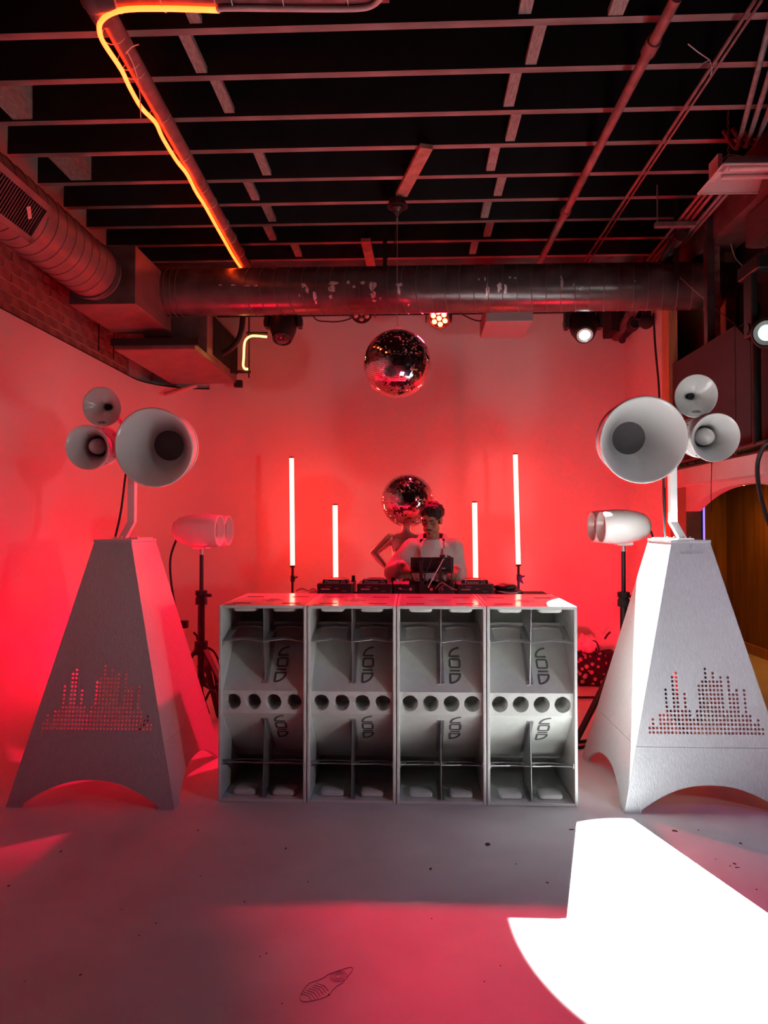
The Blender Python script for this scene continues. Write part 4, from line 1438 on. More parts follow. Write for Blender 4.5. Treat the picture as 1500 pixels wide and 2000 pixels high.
    part('carrier_arm', MB().tube((px_, py_, bc.z), (bc.x, bc.y, bc.z), .022, seg=12)
         .tube((px_, py_, bc.z), (cm.x, cm.y + .24, cm.z + .02), .018, seg=12)
         .tube((px_, py_, bc.z + .06), (ct.x, ct.y + .14, ct.z), .016, seg=12), M_GLOSS, t, auto=40)
    jb = cm.lerp(cb, .42) + Vector((0, .12, .0))
    part('terminal_block', MB().rbox((jb.x - .028, jb.y, jb.z - .05), (jb.x + .028, jb.y + .05, jb.z + .05), .006), M_GLOSS, t)
    part('link_wire', MB().sweep(smooth_path([ct.lerp(cb, .35) + Vector((0, .10, 0)), ct.lerp(cb, .40) + Vector((0.01 * sgn, .07, -.05)), jb + Vector((0, -.004, .05))], 5), .004, 6), M_PIPE, t, smooth=True)
    return t


make_horns('white three-horn speaker on the tower beside the brick wall', TLX + .028, TLY + .04, (299.5, 874.6, 77.5), (170, 874, 44), (198.7, 795, 39), 4.27, -1, (191, 827))
make_horns('white three-horn speaker on the tower by the arch', TRX - .03, TRY + .02, (1258, 859.5, 82.5), (1398, 854.8, 46), (1360, 773.5, 41), 4.26, 1, (1351, 806))
cable('black speaker cable running up the pole of the left horn tower', [(TLX + .0 - .05, TLY - .06, TH + .02), PY(236, 1000, 4.5), PY(245, 930, 4.5), PY(252, 880, 4.52)], 0.007)
cable('black speaker cable running up the pole of the right horn tower', [(TRX - .06, TRY + .05, TH + .02), PY(1297, 1000, 4.6), PY(1296, 935, 4.6), PY(1300, 880, 4.55)], 0.007)


# ================================================================== TWIN-CAPSULE MONITORS ON STANDS
def make_monitor(label, mouth_x, polex, y0, z, s, lab2, stand_lab):
    """s: +1 mouths face right, -1 mouths face left"""
    t = thing('monitor_speaker', label, 'speaker', (polex, y0 + .13, z - .13), 'twin capsule monitors')
    ax = Vector((-s, 0.06, 0.02)).normalized()
    prof = [(.030, .16), (.06, .12), (.095, .05), (.107, .012), (.112, .0), (.117, .003), (.120, .012), (.125, .06), (.128, .12), (.124, .19), (.112, .26), (.092, .32), (.066, .352), (.035, .366), (0, .370)]
    for k in (0, 1):
        o = Vector((mouth_x, y0 + k * .265, z))
        part('capsule', MB().lathe(prof, o, ax, 36), M_GLOSS, t, smooth=True)
        part('cone', MB().lathe([(.10, .05), (.05, .075), (0, .08)], o, ax, 28), M_PINK, t, smooth=True)
    part('saddle', MB().rbox((polex - .06, y0 + .06, z - .14), (polex + .06, y0 + .20, z - .085), .02), M_GLOSS, t)
    part('neck', MB().tube((polex, y0 + .13, z - .185), (polex, y0 + .13, z - .13), .017, seg=14), M_STEEL, t, auto=40)
    st = thing('speaker_stand', stand_lab, 'stand', (polex, y0 + .13, 0), 'monitor stands')
    zc = 1.06
    part('inner_pole', MB().tube((polex, y0 + .13, zc - .2), (polex, y0 + .13, z - .185), .016, seg=14), M_BLACK, st, auto=40)
    part('outer_pole', MB().tube((polex, y0 + .13, .42), (polex, y0 + .13, zc), .027, seg=16), M_BLACK, st, auto=40)
    part('clamp_collar', MB().lathe([(.027, -.05), (.045, -.045), (.045, 0), (.035, .02), (.045, .025), (.045, .06), (.02, .065)], (polex, y0 + .13, zc), (0, 0, 1), 20), M_RUBBER, st, auto=40)
    part('clamp_knob', MB().tube((polex + .04, y0 + .10, zc + .03), (polex + .09, y0 + .06, zc + .03), .014, seg=10), M_RUBBER, st)
    part('lower_collar', MB().lathe([(.027, -.05), (.05, -.05), (.05, .05), (.027, .05)], (polex, y0 + .13, .68), (0, 0, 1), 20), M_RUBBER, st, auto=40)
    for k in range(3):
        a = PI / 2 + k * 2 * PI / 3
        dx, dy = math.cos(a), math.sin(a)
        top = Vector((polex + .03 * dx, y0 + .13 + .03 * dy, .68))
        bot = Vector((polex + .52 * dx, y0 + .13 + .52 * dy, .02))
        d = (bot - top)
        q = d.to_track_quat('Z', 'Y').to_matrix().to_4x4()
        leg = part('leg', MB().box((-.022, -.010, 0), (.022, .010, d.length), Matrix.Translation(top) @ q), M_BLACK, st)
        part('rubber_foot', MB().ball(bot, .022, 10, 6), M_RUBBER, leg, smooth=True)
        part('stay', MB().tube((polex + .02 * dx, y0 + .13 + .02 * dy, .40), top.lerp(bot, .55), .008, seg=8), M_BLACK, st)
    part('hub', MB().lathe([(.03, -.03), (.045, -.03), (.045, .03), (.03, .03)], (polex, y0 + .13, .42), (0, 0, 1), 16), M_BLACK, st, auto=40)
    return t, st


make_monitor('white twin capsule monitor on a stand behind the left horn tower', -1.445, -1.625, 5.30, 1.582, 1, '', 'black tripod stand of the monitor behind the left horn tower')
make_monitor('white twin capsule monitor on a stand behind the right horn tower', 1.388, 1.592, 5.30, 1.612, -1, '', 'black tripod stand of the monitor behind the right horn tower')
cable('black cable hanging from the left capsule monitor', [(-1.80, 5.42, 1.56), PY(333, 1090, 5.40), PY(336, 1150, 5.42), PY(350, 1220, 5.44), PY(362, 1262, 5.46)], 0.009)
cable('black cable leaving the back of the right capsule monitor', [(1.76, 5.42, 1.60), PY(1268, 1034, 5.42), PY(1274, 1046, 5.42), PY(1283, 1090, 5.44), PY(1282, 1200, 5.44)], 0.008)
# cable nest and small box by the left stand
for (pts, lab) in (([(378, 1235), (400, 1262), (418, 1300), (424, 1330)], 'uppermost arching cable behind the left subwoofer'),
                   ([(384, 1245), (408, 1285), (420, 1325), (428, 1370)], 'thick cable bowing behind the left subwoofer'),
                   ([(386, 1255), (398, 1300), (394, 1345), (408, 1395)], 'cable dropping straight beside the left stand'),
                   ([(390, 1262), (412, 1268), (424, 1284), (432, 1310)], 'short cable hooking over toward the subwoofer'),
                   ([(386, 1300), (404, 1330), (425, 1345), (440, 1350)], 'cable running flat toward the subwoofer back'),
                   ([(398, 1376), (410, 1350), (424, 1340), (440, 1338)], 'low looping cable near the stand leg')):
    cable(lab, [PY(a, b, 5.62) for a, b in pts], 0.010)
pb = PY(360, 1219, 5.5)
single('junction_box', MB().rbox((pb.x - .03, 5.46, pb.z - .03), (pb.x + .03, 5.52, pb.z + .03), .006), M_BLACK, 'small black junction box clamped to the left stand', 'box')
# rounded plastic chair behind the left subwoofer
chx, chy = -1.42, 6.35
chr_ = thing('plastic_chair', 'rounded white plastic chair behind the left subwoofer', 'chair', (chx + .1, chy, 0))
outl = []
for k in range(17):
    a = PI * k / 16
    outl.append((chx + .1 + .25 * math.cos(a), chy + .05, .78 + .16 * math.sin(a)))
outl += [(chx - .13, chy, .62), (chx + .33, chy, .62)]
part('backrest', MB().prism(outl, (0, .02, 0)), M_PLASTW, chr_)
part('seat', MB().rbox((chx - .13, chy - .42, .43), (chx + .33, chy + .03, .46), .05), M_PLASTW, chr_)
for (dx, dy) in ((-.1, -.38), (.3, -.38), (-.1, .0), (.3, .0)):
    part('leg', MB().tube((chx + dx, chy + dy, 0), (chx + dx, chy + dy, .62 if dy == 0 else .44), .014, seg=10), M_STEEL, chr_)

# ================================================================== TUBES OF LIGHT
def light_tube(label, px0, py0, px1, py1, Y, r, tall, foot_z):
    a, b = PY(px0, py0, Y), PY(px1, py1, Y)
    t = thing('light_tube', label, 'LED light', (b.x, Y, foot_z), 'red light tubes')
    part('glow_tube', MB().tube(b, a, r, seg=16), M_TUBE, t, auto=40)
    part('cap', MB().tube(a, a + (a - b).normalized() * .012, r * 1.04, seg=16), M_BLACK, t, auto=40)
    part('cap', MB().tube(b + (b - a).normalized() * .02, b, r * 1.05, seg=16), M_BLACK, t, auto=40)
    if tall:
        part('stem', MB().tube((b.x, Y, foot_z + .03), b - Vector((0, 0, .02)), .012, seg=10), M_BLACK, t, auto=40)
        part('clamp', MB().rbox((b.x - .016, Y - .03, b.z - .16), (b.x + .022, Y + .02, b.z - .10), .006), M_BLACK, t)
        part('clamp_lever', MB().tube((b.x + .015, Y - .02, b.z - .13), (b.x + .055, Y - .03, b.z - .11), .007, seg=8), M_BLACK, t)
        for k in range(3):
            an = k * 2 * PI / 3 + .4
            part('foot', MB().tube((b.x, Y, foot_z + .32), (b.x + .33 * math.cos(an), Y + .2 * math.sin(an), foot_z + .012), .010, seg=8), M_BLACK, t)
    else:
        part('base', MB().lathe([(0, 0), (.06, 0), (.06, .012), (.03, .02), (.02, b.z - foot_z - .01), (0, b.z - foot_z - .01)], (b.x, Y, foot_z), (0, 0, 1), 20), M_BLACK, t, auto=40)
    return t


light_tube('tall red light tube on a stand near the left monitor', 569.5, 895, 571.5, 1104, 6.95, .023, True, 0)
light_tube('tall red light tube on a stand near the right monitor', 1006.5, 888, 1012.5, 1102, 6.95, .023, True, 0)
ribbon_p = PY(1016, 1133, 6.9)
single('blue_ribbon', MB().prism([ribbon_p + Vector(p) for p in ((-.02, 0, .03), (.02, 0, .05), (.015, 0, .01), (.035, 0, -.04), (0, 0, -.02), (-.02, 0, -.05), (-.012, 0, 0))], (0, .01, 0)), mat('blue_tape', (0.05, 0.06, 0.45), 0.5), 'scrap of blue tape tied to the right tall light stand', 'tape')

# ================================================================== TABLE AND PLAYERS
TZ = 1.118
tb = thing('dj_table', 'long black table behind the subwoofers carrying the players', 'table', (0, 5.3, 0))
part('tabletop', MB().box((-.78, 4.94, TZ - .03), (1.0, 5.50, TZ)), M_BLACKM, tb, mods=bevel(.003))
for (x, y) in ((-.74, 4.98), (.96, 4.98), (-.74, 5.46), (.96, 5.46)):
    part('leg', MB().box((x - .025, y - .025, 0), (x + .025, y + .025, TZ - .03)), M_BLACKM, tb)
part('crossbar', MB().box((-.74, 5.44, .5), (.96, 5.48, .55)), M_BLACKM, tb)
light_tube('short red light tube rising behind the leftmost player', 654.5, 987, 656, 1140, 6.35, .0225, True, 0)
light_tube('short red light tube rising behind the right player', 927, 982, 929.3, 1140, 6.35, .0225, True, 0)


def text_mesh(body, size, font_thick=.0004):
    cu = bpy.data.curves.new('lettering', 'FONT')
    cu.body = body
    cu.size = size
    cu.extrude = font_thick
    cu.align_x = 'CENTER'
    o = bpy.data.objects.new('lettering_tmp', cu)
    C.objects.link(o)
    dg = bpy.context.evaluated_depsgraph_get()
    me = bpy.data.meshes.new_from_object(o.evaluated_get(dg))
    bpy.data.objects.remove(o)
    return me


TXT = text_mesh('Pioneer Dj', .034)
M_PRINT = mat('pale_print', (0.42, 0.34, 0.34), 0.5)
TXT.materials.clear()
TXT.materials.append(M_PRINT)


def player(label, px0, px1, y=5.12):
    a, b = PY(px0, 1150, y), PY(px1, 1150, y)
    w = b.x - a.x
    cx = (a.x + b.x) / 2
    t = thing('media_player', label, 'media player', (cx, y, TZ), 'media players')
    part('body', MB().rbox((-w / 2, 0, .006), (w / 2, .33, .085), .012), M_BLACK, t, local=True, mods=bevel(.003))
    part('display_hump', MB().prism([(-w * .36, .02, .084), (w * .36, .02, .084), (w * .34, .03, .112), (-w * .34, .03, .112)], (0, .10, 0)), M_BLACK, t, local=True)
    part('jog_wheel', MB().lathe([(0, .022), (.055, .022), (.072, .016), (.078, .0), (.078, -.004)], (0, .235, .088), (0, 0, 1), 28), M_RUBBER, t, local=True, auto=40)
    part('jog_ring', MB().lathe([(.074, .012), (.080, .006), (.080, 0)], (0, .235, .09), (0, 0, 1), 28), M_LEDOFF, t, local=True)
    for k in range(4):
        part('rubber_foot', MB().tube(((-.4 + .8 * (k % 2)) * w, .05 + .22 * (k // 2), 0), ((-.4 + .8 * (k % 2)) * w, .05 + .22 * (k // 2), .008), .014, seg=10), M_RUBBER, t, local=True)
    o = bpy.data.objects.new('lettering', TXT)
    C.objects.link(o)
    o.parent = t
    o.location = (0.0, .0205, .086)
    o.rotation_euler = (math.radians(72), 0, 0)
    o['label'] = 'pale maker lettering on the back of the hump'
    sk = MB()
    for k in range(5):
        x = -w * .36 + k * w * .05
        sk.tube((x, -.002, .045), (x, .004, .045), .006, seg=8)
    sk.box((w * .0, -.002, .048), (w * .10, .002, .052)).box((-w * .25, -.002, .062), (-w * .10, .002, .065)).box((w * .2, -.002, .03), (w * .32, .002, .033))
    part('rear_sockets', sk, M_LEDOFF, t, local=True, kind='stuff')
    return t


player('black media player leftmost on the table, below a short light tube', 619, 689)
player('black media player between the leftmost player and the mixer', 697, 766)
player('black media player below the short light tube on the right', 892, 965)
# mixer in the middle with knobs
ma, mbx = PY(768, 1150, 5.14), PY(888, 1150, 5.14)
mx = thing('mixer', 'black mixer with rows of knobs in front of the performer', 'mixer', ((ma.x + mbx.x) / 2, 5.14, TZ))
part('body', MB().rbox((ma.x, 5.14, TZ + .004), (mbx.x, 5.44, TZ + .082), .01), M_BLACK, mx, mods=bevel(.003))
part('raised_back', MB().prism([(ma.x, 5.14, TZ + .08), (mbx.x, 5.14, TZ + .08), (mbx.x, 5.20, TZ + .098), (ma.x, 5.20, TZ + .098)], (0, .03, 0)), M_BLACK, mx)
kr = random.Random(5)
for i_ in range(9):
    for j_ in range(3):
        x = ma.x + .03 + i_ * (mbx.x - ma.x - .06) / 8
        y = 5.21 + j_ * .07
        part('knob', MB().lathe([(.011, 0), (.011, .012), (.008, .022), (0, .022)], (x, y, TZ + .09 - j_ * .002), (0, 0, 1), 10), M_RUBBER if (i_ + j_) % 3 else M_LEDOFF, mx, auto=40)
for i_ in range(5):
    x = ma.x + .05 + i_ * .075
    part('rear_socket', MB().tube((x, 5.136, TZ + .045), (x, 5.142, TZ + .045), .011, seg=10), M_LEDOFF, mx)
sp = PY(690, 1132, 5.3)
single('phone_stand', MB().box((sp.x - .012, 5.30, TZ), (sp.x + .012, 5.33, sp.z + .03)).box((sp.x - .03, 5.28, TZ), (sp.x + .03, 5.36, TZ + .01)), M_BLACK, 'small upright black gadget between the two left players', 'stand')
sp = PY(768, 1132, 5.32)
single('phone_stand', MB().box((sp.x - .014, 5.30, TZ), (sp.x + .014, 5.33, sp.z + .02)).box((sp.x - .03, 5.28, TZ), (sp.x + .03, 5.36, TZ + .01)), M_BLACK, 'small upright black gadget beside the mixer', 'stand')
# laptop on its stand
la, lb = PY(802, 1090, 5.20), PY(885, 1119, 5.20)
lt = thing('laptop_stand', 'black two-legged laptop stand above the mixer', 'stand', ((la.x + lb.x) / 2, 5.2, TZ))
for px_ in (822, 859):
    q = PY(px_, 1100, 5.17)
    part('leg', MB().box((q.x - .012, 5.10, TZ + .002), (q.x + .012, 5.118, la.z - .02)), M_BLACK, lt)
    part('foot', MB().box((q.x - .03, 5.02, TZ), (q.x + .03, 5.13, TZ + .006)), M_BLACK, lt)
part('tray', MB().box((la.x + .03, 5.12, lb.z + .01), (lb.x - .03, 5.36, lb.z + .016)), M_BLACK, lt)
lp = thing('laptop', 'black laptop with tilted lid facing away, wires across it', 'laptop', ((la.x + lb.x) / 2, 5.25, lb.z))
part('base', MB().rbox((la.x, 5.16, lb.z + .016), (lb.x, 5.38, lb.z + .034), .008), M_BLACK, lp)
part('lid', MB().box((la.x + .0, 0, 0), (lb.x, .012, la.z - lb.z + .01), Matrix.Translation((0, 5.165, lb.z + .0)) @ Matrix.Rotation(math.radians(12), 4, 'X')), M_BLACKM, lp, mods=bevel(.004))
part('hinge', MB().tube((la.x + .02, 5.16, lb.z + .03), (lb.x - .02, 5.16, lb.z + .03), .008, seg=8), M_BLACK, lp)
part('sticker', MB().box((lb.x - .09, 5.120, la.z - .075), (lb.x - .06, 5.123, la.z - .065)), M_PRINT, lp)
single('clamp_arm', MB().rbox((lb.x - .10, 5.10, la.z - .01), (lb.x - .06, 5.16, la.z + .03), .008).tube((lb.x - .05, 5.11, la.z + .02), (lb.x - .02, 5.11, la.z + .01), .006, seg=8), M_BLACK, 'small black clamp on the upper edge of the laptop', 'clamp')
cable('pale straight cable slanting down from the clamp to the mixer', [(lb.x - .075, 5.09, la.z), PY(855, 1112, 5.08), PY(845, 1130, 5.06), PY(836, 1148, 5.06)], .004, M_TIE)
for (pts, lab) in (([(828, 1092), (824, 1104), (828, 1122), (836, 1142)], 'black wire down the middle of the laptop lid'), ([(842, 1092), (838, 1106), (830, 1124), (826, 1146)], 'black wire crossing the left stand leg'), ([(880, 1092), (882, 1116), (880, 1140), (872, 1150)], 'black wire hanging at the laptop edge')):
    cable(lab, [PY(a, b, 5.07) for a, b in pts], .0035)
for k, (pts, lab) in enumerate((([(850, 1150), (862, 1138), (874, 1144), (884, 1152)], 'pinkish audio lead looping at the foot of the stand'), ([(856, 1152), (868, 1142), (880, 1148), (892, 1153)], 'second audio lead curling behind the right player'), ([(782, 1140), (776, 1148), (784, 1152), (800, 1153)], 'audio lead curling at the mixer corner'))):
    cable(lab, [PY(a, b, 5.05) for a, b in pts], .005, M_PIPE if k < 2 else M_RUBBER)
# bag and small things at the right end of the table
ba, bb = PY(968, 1153, 5.2), PY(1020, 1138, 5.2)
bg = thing('gear_bag', 'black padded bag lying at the right end of the table', 'bag', ((ba.x + bb.x) / 2, 5.2, TZ))
bm2 = MB()
bm2.rbox((ba.x, 5.12, TZ + .002), (bb.x, 5.36, TZ + .035), .03)
part('lower_pad', bm2, M_BLACKM, bg, smooth=True)
part('pouch', MB().ball(((ba.x + bb.x) / 2 - .02, 5.24, TZ + .055), (.085, .10, .03), 20, 10), M_BLACK, bg, smooth=True)
part('strap', MB().sweep(smooth_path([(ba.x + .02, 5.13, TZ + .03), ((ba.x + bb.x) / 2, 5.115, TZ + .02), (bb.x - .02, 5.13, TZ + .03)], 5), .005, 6), M_PRINT, bg)
single('cable_heap', MB().sweep(smooth_path([PY(578, 1154, 4.95), PY(590, 1150, 4.97), PY(602, 1154, 4.95), PY(612, 1150, 4.97), PY(620, 1154, 4.96)], 5), .006, 6), M_PIPE, 'loose red lit lead on the table end beside the leftmost player', 'cable', smooth=True)

# ================================================================== MIRROR BALLS
def mirror_ball_meshes(center, R_, tile, seed, tilt=0.006):
    """one mesh of small flat tiles, slightly uneven, over a dark core"""
    rr = random.Random(seed)
    mb = MB()
    rows = int(PI * R_ / tile)
    c = Vector(center)
    for i in range(1, rows):
        th = PI * (i + .0) / rows
        n = max(4, int(2 * PI * R_ * math.sin(th) / tile))
        off = rr.random() * 6
        for k in range(n):
            ph = 2 * PI * k / n + off
            nrm = Vector((math.sin(th) * math.cos(ph), math.sin(th) * math.sin(ph), math.cos(th)))
            nn = (nrm + Vector((rr.gauss(0, tilt), rr.gauss(0, tilt), rr.gauss(0, tilt)))).normalized()
            u = Vector((-math.sin(ph), math.cos(ph), 0))
            u = (u - nn * u.dot(nn)).normalized()
            w = nn.cross(u)
            p = c + nrm * R_
            a, b = tile * .44, tile * .44
            mb.add([p + u * a + w * b, p - u * a + w * b, p - u * a - w * b, p + u * a - w * b], [(0, 1, 2, 3)])
    return mb


def fast_mesh(name, mb, shift):
    me = bpy.data.meshes.new(name)
    me.from_pydata([tuple(p - shift) for p in mb.v], [], mb.f)
    me.update()
    return me


BC = PY(776, 711, 5.57)
BR = 66.5 / FPX * 5.57
dbo = thing('mirror_ball', 'large mirror ball hanging on a wire from the ceiling', 'mirror ball', BC - Vector((0, 0, BR)))
me = fast_mesh('mirror_tiles', mirror_ball_meshes(BC, BR, .0155, 1), WORLD_LOC[dbo.name])
part('mirror_tiles', me, M_MIRROR, dbo, kind='stuff')
part('core', MB().ball(BC, BR - .004, 40, 24), M_BLACKM, dbo, smooth=True)
part('ring', MB().sweep([BC + Vector((.016 * math.cos(a), 0, BR + .018 + .024 * math.sin(a))) for a in [k / 14 * 2 * PI for k in range(14)]], .0032, 6, closed=True), M_STEEL, dbo, smooth=True)
mt = PZ(772, 395, 4.10)
mo = thing('ball_motor', 'round black ball motor fixed under the red brown board', 'motor', (BC.x, BC.y, 4.06))
part('disc', MB().lathe([(0, .0), (.085, 0), (.085, .012), (.065, .016), (.065, .06), (0, .06)], (BC.x, BC.y, 4.14), (0, 0, 1), 28), M_BLACK, mo, auto=40)
part('spindle', MB().lathe([(0, 0), (.028, 0), (.045, .025), (.055, .03), (.055, .045), (0, .045)], (BC.x, BC.y, 4.095), (0, 0, 1), 24), M_BLACK, mo, auto=40)
part('hook', MB().sweep([Vector((BC.x + .010 * math.cos(a), BC.y, 4.085 + .014 * math.sin(a))) for a in [k / 12 * 2 * PI for k in range(12)]], .0025, 5, closed=True), M_STEEL, mo)
wr = thing('ball_wire', 'thin steel wire with clips holding the large mirror ball', 'wire', BC + Vector((0, 0, BR + .04)))
part('strand', MB().tube(BC + Vector((0, 0, BR + .04)), (BC.x, BC.y, 4.072), .0028, seg=6), M_STEEL, wr)
part('clip', MB().sweep([Vector((BC.x + .006 * math.cos(a), BC.y, 4.03 + .03 * math.sin(a))) for a in [k / 12 * 2 * PI for k in range(12)]], .003, 5, closed=True), M_STEEL, wr)
cable('black cord trailing from the ball motor strap', [PY(748, 548, 6.1), PY(752, 510, 6.15), PY(766, 492, 6.2), PY(775, 440, 5.9), PY(776, 425, 5.65)], .005)


# ================================================================== FIGURES
def remeshed(name, mb, voxel, smooth_it=4, shift=Vector((0, 0, 0)), deform=None):
    me0 = mesh_of(name + '_src', mb)
    o = bpy.data.objects.new(name + '_src', me0)
    C.objects.link(o)
    r = o.modifiers.new('r', 'REMESH')
    r.mode = 'VOXEL'
    r.voxel_size = voxel
    sm = o.modifiers.new('s', 'SMOOTH')
    sm.factor = 0.5
    sm.iterations = smooth_it
    dg = bpy.context.evaluated_depsgraph_get()
    me = bpy.data.meshes.new_from_object(o.evaluated_get(dg))
    bpy.data.objects.remove(o)
    bpy.data.meshes.remove(me0)
    me.name = name
    for v in me.vertices:
        if deform:
            v.co = deform(v.co.copy(), v.normal)
        v.co -= shift
    me.polygons.foreach_set('use_smooth', [True] * len(me.polygons))
    me.materials.clear()
    me.update()
    return me


def cut_faces(me, test):
    bm = bmesh.new()
    bm.from_mesh(me)
    bm.normal_update()
    kill = [f for f in bm.faces if test(f.calc_center_median(), f.normal)]
    bmesh.ops.delete(bm, geom=kill, context='FACES')
    bm.to_mesh(me)
    bm.free()


# ---- the performer -------------------------------------------------
DX, DYp = 0.165, 5.72
HC = PY(843, 1017, 5.66)                       # centre of the head
HM = Matrix.Translation(HC) @ Matrix.Rotation(math.radians(-20), 4, 'Z') @ Matrix.Rotation(math.radians(20), 4, 'X') @ Matrix.Rotation(math.radians(5), 4, 'Y')
# head frame: +x to the picture's right, -y forward (towards the viewer), z up


def hp(x, y, z):
    return HM @ Vector((x, y, z))


HR = HM.to_3x3()
body = MB()
# head
body.ball(hp(0, .010, .030), (.074, .094, .092), 24, 16, HR)
body.ball(hp(0, -.018, -.030), (.062, .070, .080), 24, 16, HR)
body.ball(hp(0, -.040, -.082), (.036, .040, .034), 16, 10, HR)       # chin
for s in (-1, 1):
    body.ball(hp(s * .040, -.012, -.062), (.026, .050, .036), 14, 8, HR)  # jaw
    body.ball(hp(s * .040, -.060, -.010), (.022, .020, .020), 12, 8, HR)  # cheekbone
    body.ball(hp(s * .028, -.078, .026), (.024, .014, .009), 12, 8, HR)   # brow ridge
    body.ball(hp(s * .076, .012, -.004), (.009, .020, .031), 12, 10, HR)  # ear
    body.ball(hp(s * .079, .020, .006), (.008, .017, .020), 12, 10, HR)
body.chain([hp(0, -.080, .020), hp(0, -.096, -.008), hp(0, -.106, -.026)], [.009, .011, .0135], 10)   # nose
for s in (-1, 1):
    body.ball(hp(s * .011, -.096, -.028), (.009, .010, .008), 10, 6, HR)
body.ball(hp(0, -.084, -.053), (.022, .010, .007), 12, 6, HR)        # lips
body.ball(hp(0, -.082, -.065), (.019, .010, .007), 12, 6, HR)
# neck and trunk
NB = Vector((DX, DYp + .02, 1.455))
body.chain([hp(0, .035, -.06), Vector((DX, DYp, 1.51)), NB], [.052, .053, .060], 16)
body.loft([((DX, DYp + .01, 0.92), .150, .105), ((DX, DYp + .01, 1.05), .140, .098), ((DX, DYp, 1.20), .150, .105), ((DX, DYp, 1.34), .165, .112), ((DX, DYp + .005, 1.43), .165, .09), ((DX, DYp + .01, 1.475), .09, .06)], 28)
# legs
for s in (-1, 1):
    body.chain([Vector((DX + s * .09, DYp + .01, .93)), Vector((DX + s * .10, DYp - .01, .50)), Vector((DX + s * .10, DYp + .03, .09))], [.092, .060, .042], 14)
    body.chain([Vector((DX + s * .10, DYp + .04, .045)), Vector((DX + s * .115, DYp - .14, .035))], [.045, .036], 12)
# arms: shoulder, elbow, wrist
ARM = {-1: [Vector((DX - .165, DYp + .01, 1.450)), Vector((-.150, 5.640, 1.262)), Vector((-.068, 5.445, 1.318))],
       1: [Vector((DX + .165, DYp + .01, 1.450)), Vector((.368, 5.77, 1.215)), Vector((.338, 5.520, 1.285))]}
for s in (-1, 1):
    a = ARM[s]
    body.chain([a[0], a[0].lerp(a[1], .5), a[1]], [.058, .050, .042], 14)
    body.chain([a[1], a[1].lerp(a[2], .4), a[2]], [.044, .040, .027], 14)


def hand(wrist, fwd, palm_n, side, curls, thumb_side):
    """fwd: from the wrist to the knuckles; palm_n: out of the palm; four fingers of unequal length and a thumb"""
    f = Vector(fwd).normalized()
    n = Vector(palm_n)
    n = (n - f * n.dot(f)).normalized()
    u = f.cross(n).normalized() * thumb_side
    M = Matrix((u, f, n)).transposed()
    body.ball(wrist + f * .048, (.040, .052, .015), 16, 10, M)
    body.ball(wrist + f * .028 + u * .018 + n * .006, (.020, .032, .015), 12, 8, M)
    for k, (off, ln) in enumerate(((.030, .074), (.010, .083), (-.010, .077), (-.029, .060))):
        p = wrist + f * (.090 - abs(off - .01) * .25) + u * off
        c = curls[k]
        d1 = (f * math.cos(c * .5) + n * math.sin(c * .5) + u * off * 1.2).normalized()
        d2 = (f * math.cos(c) + n * math.sin(c)).normalized()
        d3 = (f * math.cos(c * 1.45) + n * math.sin(c * 1.45)).normalized()
        q1 = p + d1 * ln * .45
        q2 = q1 + d2 * ln * .30
        q3 = q2 + d3 * ln * .25
        body.chain([p - f * .02, p, q1, q2, q3], [.0095, .0095, .0085, .0078, .0068], 8)
    t0 = wrist + f * .026 + u * .030
    t1 = t0 + (f * .55 + u * .7 + n * .35).normalized() * .036
    t2 = t1 + (f * .85 + u * .15 + n * .5).normalized() * .030
    body.chain([t0 - u * .010, t0, t1, t2], [.012, .012, .0100, .0080], 8)


hand(ARM[-1][2], (.30, -.55, -.62), (.25, .45, -.80), 1, (.75, .65, .7, .85), 1)
hand(ARM[1][2], (-.30, -.80, -.30), (-.2, .1, -.95), 1, (.95, 1.0, 1.05, 1.1), -1)

dj = thing('person', 'person with curly dark hair and moustache in a beige open jacket, bent over the mixer', 'person', (DX, DYp, 0))
base = WORLD_LOC[dj.name]
me = remeshed('body', body, .006, 3, base)
part('body', me, M_SKIN, dj)
# clothing
tee = MB()
tee.loft([((DX, DYp + .005, 0.98), .156, .112), ((DX, DYp, 1.10), .154, .112), ((DX, DYp - .003, 1.22), .160, .118), ((DX, DYp - .003, 1.34), .170, .121), ((DX, DYp + .003, 1.445), .165, .106), ((DX, DYp + .006, 1.49), .110, .084), ((DX, DYp + .004, 1.514), .076, .070)], 30)


def cloth(amp, sc):
    def f(co, n):
        k = mnoise.noise(Vector((co.x * sc, co.y * sc, co.z * sc * .45))) + .5 * mnoise.noise(Vector((co.x * sc * 2.3 + 5, co.y * sc * 2, co.z * sc * .9)))
        return co + Vector(n) * amp * k
    return f


me = remeshed('t_shirt', tee, .010, 2, base, cloth(.006, 14))
part('t_shirt', me, M_TEE, dj)
part('t_shirt_collar', MB().sweep([Vector((DX + .070 * math.cos(a), DYp + .002 + .066 * math.sin(a), 1.514 - .020 * max(0, -math.sin(a)))) for a in [k / 28 * 2 * PI for k in range(28)]], .007, 8, closed=True), M_TEE, dj, smooth=True)
jk = MB()
jk.loft([((DX, DYp + .01, 0.96), .185, .135), ((DX, DYp + .01, 1.10), .185, .138), ((DX, DYp + .008, 1.24), .188, .142), ((DX, DYp + .008, 1.36), .192, .138), ((DX, DYp + .014, 1.46), .178, .116), ((DX, DYp + .02, 1.51), .112, .092)], 30)
for s in (-1, 1):
    a = ARM[s]
    e = a[1]
    jk.chain([a[0] + Vector((0, 0, -.004)), a[0].lerp(e, .5), e + Vector((s * .004, 0, -.008))], [.080, .078, .076], 16)
    w = e.lerp(a[2], .86)
    jk.chain([e + Vector((s * .004, 0, -.008)), e.lerp(a[2], .5) + Vector((0, 0, -.012)), w], [.076, .068, .046], 16)
